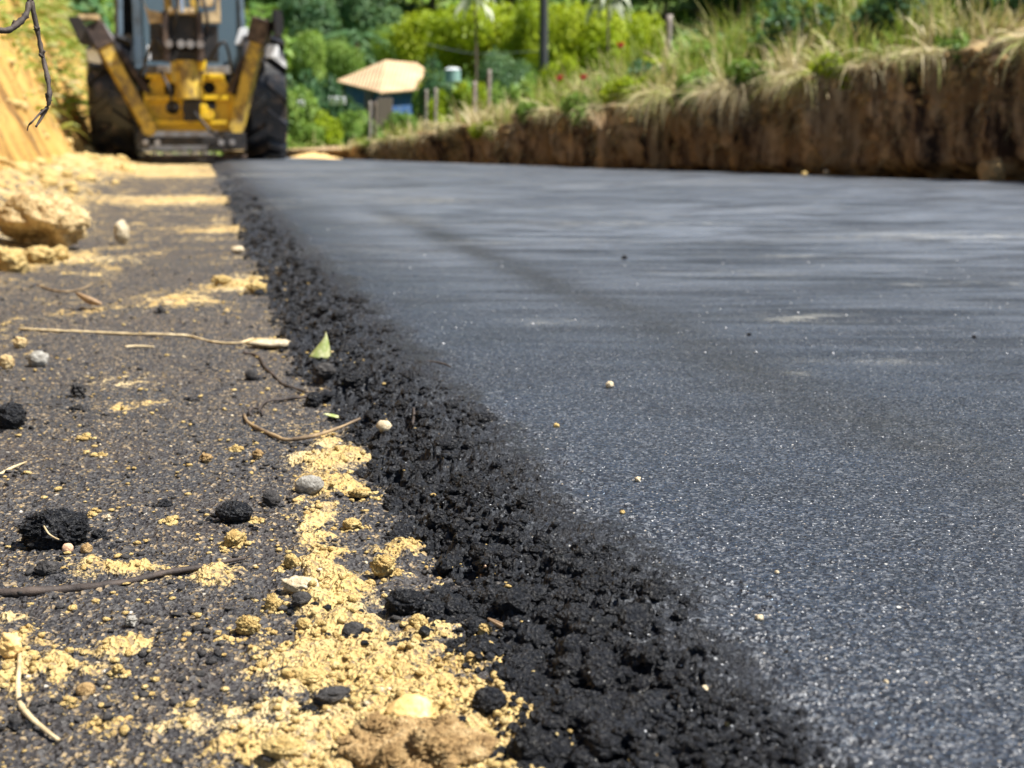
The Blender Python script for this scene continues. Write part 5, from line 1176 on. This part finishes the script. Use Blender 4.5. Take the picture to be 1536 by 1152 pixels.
s.box(-.28, .28, -1.95, -1.9, 2.62, 3.0, .004).box(-.28, .28, -1.95, -1.45, 2.97, 3.01, .004); s.build('digging_bucket', M['dirty'], bh)
MB().bar((0, -1.5, 2.1), (0, -1.7, 2.72), .1, .1, .01).build('bucket_link', M['dark'], bh)
# stabilizers, raised
def stab(foot, top, pad, padpts, cyl0, cyl1, mat_top):
    e = empty('stabilizer', (0, 0, 0)); e.parent = bh
    f = Vector((px(foot[0]), -.72, pz(foot[1]))); t = Vector((px(top[0]), -.86, pz(top[1])))
    MB().bar(f, t, .145, .15, .015).tube(f - Vector((0, .1, 0)), f + Vector((0, .1, 0)), .085, 18).build('leg', M['worn'], e)
    MB().poly([(px(a), pz(b)) for a, b in padpts], -1.06, -.72, .012).build('foot_pad', M['dark'], e)
    c0 = Vector((px(cyl0[0]), -.66, pz(cyl0[1]))); c1 = Vector((px(cyl1[0]), -.74, pz(cyl1[1])))
    MB().tube(c0, c0.lerp(c1, .62), .052).build('cylinder', M['dirty'], e); MB().tube(c0.lerp(c1, .6), c1, .036).build('cylinder_rod', M['grey'], e)
    MB().bar(t - (t - f).normalized() * .22, t + (t - f).normalized() * .06, .19, .22, .015).build('knuckle', M[mat_top], e)
stab((233, 193), (163, 52), None, [(129, 38), (146, 37), (164, 76), (144, 75)], (233, 142), (172, 44), 'dirty')
stab((360, 190), (401, 42), None, [(416, 22), (429, 24), (431, 50), (426, 62), (417, 60)], (352, 140), (391, 60), 'dirty')
MB().poly([(px(140), pz(41)), (px(142), pz(34)), (px(172), pz(33)), (px(172), pz(41))], -1.0, -.8, .01).build('stabilizer_cap', M['tan'], bh)
# cross beam and drag bar low between the tyres
MB().box(px(222), px(372), -.80, -.62, pz(217), pz(205), .015).box(px(215), px(232), -.86, -.6, pz(222), pz(204), .01).box(px(340), px(372), -.86, -.6, pz(224), pz(199), .01).build('cross_beam', M['dark'], bh)
for hx0, hz0, hx1, hz1_, mid in ((-.25, 1.15, -.52, .95, 1.35), (.25, 1.15, .5, .98, 1.32), (-.1, 2.0, -.18, 1.3, 1.6), (.16, 2.0, .22, 1.25, 1.6), (-.3, 1.0, -.2, .6, .8), (.05, .55, .3, .3, .35)):
    link('hose', tube_mesh([(hx0, -1.0, hz0), ((hx0 + hx1) / 2 + .04, -1.16, mid), (hx1, -.85, hz1_)], [.018], 8), M['dark'], bh)
s = MB()
for u in (228, 245, 336, 352): s.tube((px(u), -.93, pz(213)), (px(u), -.78, pz(213)), .034, 12)
s.build('beam_pin', M['grey'], bh)
MB().box(px(224), px(374), -.66, -.50, pz(238), pz(232), .012).build('scraper_bar', M['dirty'], bh)

# ---- hut with tiled roof
hb = at_y(575, 195, 70); hut = empty('hut', (hb.x, 72, hz1(hb.x, 72))); tag(hut, 'small blue hut with a sagging pale terracotta tiled roof', 'hut')
def P(u, v, y): return Vector(at_y(u, v, y)) - hut.location
A, Bq, Cq, Dq, Eq = P(504, 121, 72.5), P(570, 138, 68), P(640, 133, 70.5), P(578, 90, 73.5), P(625, 94, 74.5)
A2, C2 = P(545, 118, 79), P(660, 120, 78)
me = bpy.data.meshes.new('roof'); me.from_pydata([tuple(p) for p in (A, Bq, Cq, Dq, Eq, A2, C2)], [], [(0, 1, 3), (1, 2, 4, 3), (2, 6, 4), (6, 5, 3, 4), (5, 0, 3)]); me.update()
ro = link('roof', me, M['roof'], hut, False); sm = ro.modifiers.new('thickness', 'SOLIDIFY'); sm.thickness = .09; sm.offset = -1
wl = [A.lerp(Cq, .10), Bq.lerp(Dq, .10), Cq.lerp(A, .08), C2.lerp(A, .12), A2.lerp(Cq, .12)]
bm = bmesh.new(); top = [bm.verts.new((p.x, p.y, p.z - .03)) for p in (wl[0], wl[1], wl[2], wl[3], wl[4])]; bot = [bm.verts.new((v.co.x, v.co.y, -.3)) for v in top]
for i in range(5): bm.faces.new((top[i], top[(i + 1) % 5], bot[(i + 1) % 5], bot[i]))
bm.faces.new(top); bmesh.ops.recalc_face_normals(bm, faces=bm.faces[:]); me = bpy.data.meshes.new('wall'); bm.to_mesh(me); bm.free(); link('wall', me, M['bluewall'], hut, False)
for u, v, y in ((549, 137, 69.5), (556, 137, 69.2)):
    p = P(u, v, y); MB().box(p.x - .08, p.x + .08, p.y - .08, p.y + .08, -.3, p.z, .01).build('veranda_post', M['timber'], hut)
p0, p1 = P(566, 150, 67.8), P(590, 150, 68.4); MB().box(p0.x, p1.x, p0.y - .05, p0.y + .05, .3, p0.z + .1, .01).build('window_shutter', M['timber'], hut)
# water tank on its stand
tk = at_y(679, 112, 60); wt = empty('water_tank', (tk.x, 60, hz1(tk.x, 60))); tag(wt, 'greenish water tank with white lid right of the tiled roof', 'water tank'); h0 = tk.z - wt.location.z
MB().tube((0, 0, h0 - .3), (0, 0, h0 + .2), .33, 24).build('tank', M['tank'], wt); MB().tube((0, 0, h0 + .2), (0, 0, h0 + .28), .35, 24, .2).build('lid', M['tanklid'], wt)
s = MB(); [s.box(a * .3 - .04, a * .3 + .04, b * .3 - .04, b * .3 + .04, -.2, h0 - .3) for a in (-1, 1) for b in (-1, 1)]; s.build('stand', M['timber'], wt)
# white-washed bits seen between the trees: two washed sheets on a line
for (u, v, w_, h_, lab) in ((450, 155, .22, .16, 'small white cloth hung among the bushes, left'), (505, 151, .5, .22, 'larger white cloth hung among the bushes, left of the hut')):
    p = at_y(u, v, 43); n = 14; V = [(i / n * w_ - w_ / 2, .05 * math.sin(i * .9) + .02 * j, h_ / 2 - j * h_ / 6) for j in range(7) for i in range(n + 1)]
    F = [(j * (n + 1) + i, j * (n + 1) + i + 1, (j + 1) * (n + 1) + i + 1, (j + 1) * (n + 1) + i) for j in range(6) for i in range(n)]
    me = bpy.data.meshes.new('cloth'); me.from_pydata(V, [], F); me.update(); o = link('cloth', me, M['white']); o.location = p; m_ = o.modifiers.new('thickness', 'SOLIDIFY'); m_.thickness = .01; tag(o, lab, 'cloth')
# dark utility pole and its wire
up = at_y(815, 195, 45); pz0 = hz1(up.x, 45)
s = empty('utility_pole', (up.x, 45, pz0)); tag(s, 'dark utility pole rising behind the bank', 'pole')
link('post', tube_mesh([(0, 0, -.5), (0, 0, 4), (0, 0, 8.2)], [.15, .13, .10], 12), M['pole'], s); MB().box(-.9, .9, -.05, .05, 7.5, 7.62, .01).build('crossarm', M['timber'], s)
for x in (-.8, -.4, .4, .8): MB().tube((x, 0, 7.6), (x, 0, 7.8), .05, 10, .03).build('insulator', M['white'], s)
a = at_y(814, 76, 45); b = at_y(640, 66, 64); c = (Vector(a) + Vector(b)) / 2 - Vector((0, 0, .25))
tag(link('wire', tube_mesh([a, c, b], [.014], 6), M['wire']), 'thin pale wire running left from the dark pole', 'wire')
for k, zz_ in enumerate((7.75, 7.75)):
    pa = Vector((up.x + (-.8, .8)[k], 45, pz0 + zz_)); pb = pa + Vector((-34, 40, 3)); tag(link('power_line', tube_mesh([pa, (pa + pb) / 2 - Vector((0, 0, 1.0)), pb], [.012], 5), M['wire']), ('left', 'right')[k] + ' power line fixed on the crossarm of the dark pole', 'wire')
# fence posts on the slope
def fpost(u, vt, y, w_, lab, h_=1.2, lean=.03, mat='post'):
    p = at_y(u, vt, y); o = link('fence_post', tube_mesh([(0, 0, -h_), (lean * .5, .01, -h_ * .5), (lean, 0, 0)], [w_ / 2, w_ * .46], 9, .08, int(u)), M[mat]); o.location = p
    return tag(o, lab, 'fence post')
fpost(1000, 22, 15.5, .075, 'pale weathered fence post left of the tall grass, beside dark foliage', 1.4)
fpost(1509, -30, 11.6, .085, 'pale grey fence post at the upper right corner', 1.0, .02)
fpost(1494, -30, 12.0, .05, 'dark fence post just left of the pale corner post', 1.0, -.02, 'pole')
fpost(637, 134, 26, .05, 'grey fence post right of the blue wall, left of its pair', 1.2); fpost(651, 132, 25, .06, 'grey fence post right of the blue wall, right of its pair', 1.2)
fpost(709, 122, 22, .06, 'thick grey fence post between the water tank and the grass', 1.2); fpost(731, 104, 21, .06, 'fence post right of the thick grey one below the tank', 1.2)
fpost(553, 152, 30, .07, 'broad grey post under the left end of the roof', 1.3); fpost(562, 152, 30.5, .05, 'thin dark post beside the broad grey post under the roof', 1.3, .02, 'timber')
# yellow sandy spit where the new asphalt ends
xs = np.linspace(0, 1, 40); A1, B1 = np.meshgrid(xs, xs, indexing='ij')
sx_ = -2.95 + .85 * A1; sy_ = 18.2 + 2.2 * B1 - .8 * A1; hgt = .01 + .08 * np.sin(A1 * math.pi) ** .8 * np.sin(B1 * math.pi) ** .8 + .04 * fbm(sx_ * 2, sy_ * 2, 140, 3)
ia = np.arange(1600).reshape(40, 40); Fs_ = np.stack([ia[:-1, :-1].ravel(), ia[1:, :-1].ravel(), ia[1:, 1:].ravel(), ia[:-1, 1:].ravel()], 1)
tag(link('sand_heap', mesh_np('sand_heap', np.stack([sx_.ravel(), sy_.ravel(), (hgt - .04).ravel()], 1), Fs_), M['sandslab']), 'low heap of yellow sand where the new asphalt ends', 'sand heap')
# clods fallen off the right bank
for i, (u, v, w_, h_, lab) in enumerate([(1490, 272, 44, 40, 'crumbly tan clods heaped at the bank foot near the right edge'), (950, 250, 36, 44, 'tan clod fallen against the bank below the flowers'), (1066, 236, 20, 30, 'narrow dirt clod leaning on the right bank'), (762, 244, 14, 26, 'small tan clod against the low end of the bank')]):
    p = ground_at(u, v, 0.0); k = p.y / FPX; V, F = rock_verts(4, 150 + i, .3, .12, .3); V = V / (V.max(0) - V.min(0)) * np.array([w_ * k, w_ * k * .7, h_ * k * 1.2]); V[:, 2] -= V[:, 2].min() + h_ * k * .3
    o = link('dirt_clod', mesh_np('dirt_clod', V, F), M['brownclod']); o.location = p - Vector((BN.x, BN.y, 0)) * -.02; tag(o, lab, 'dirt clod')
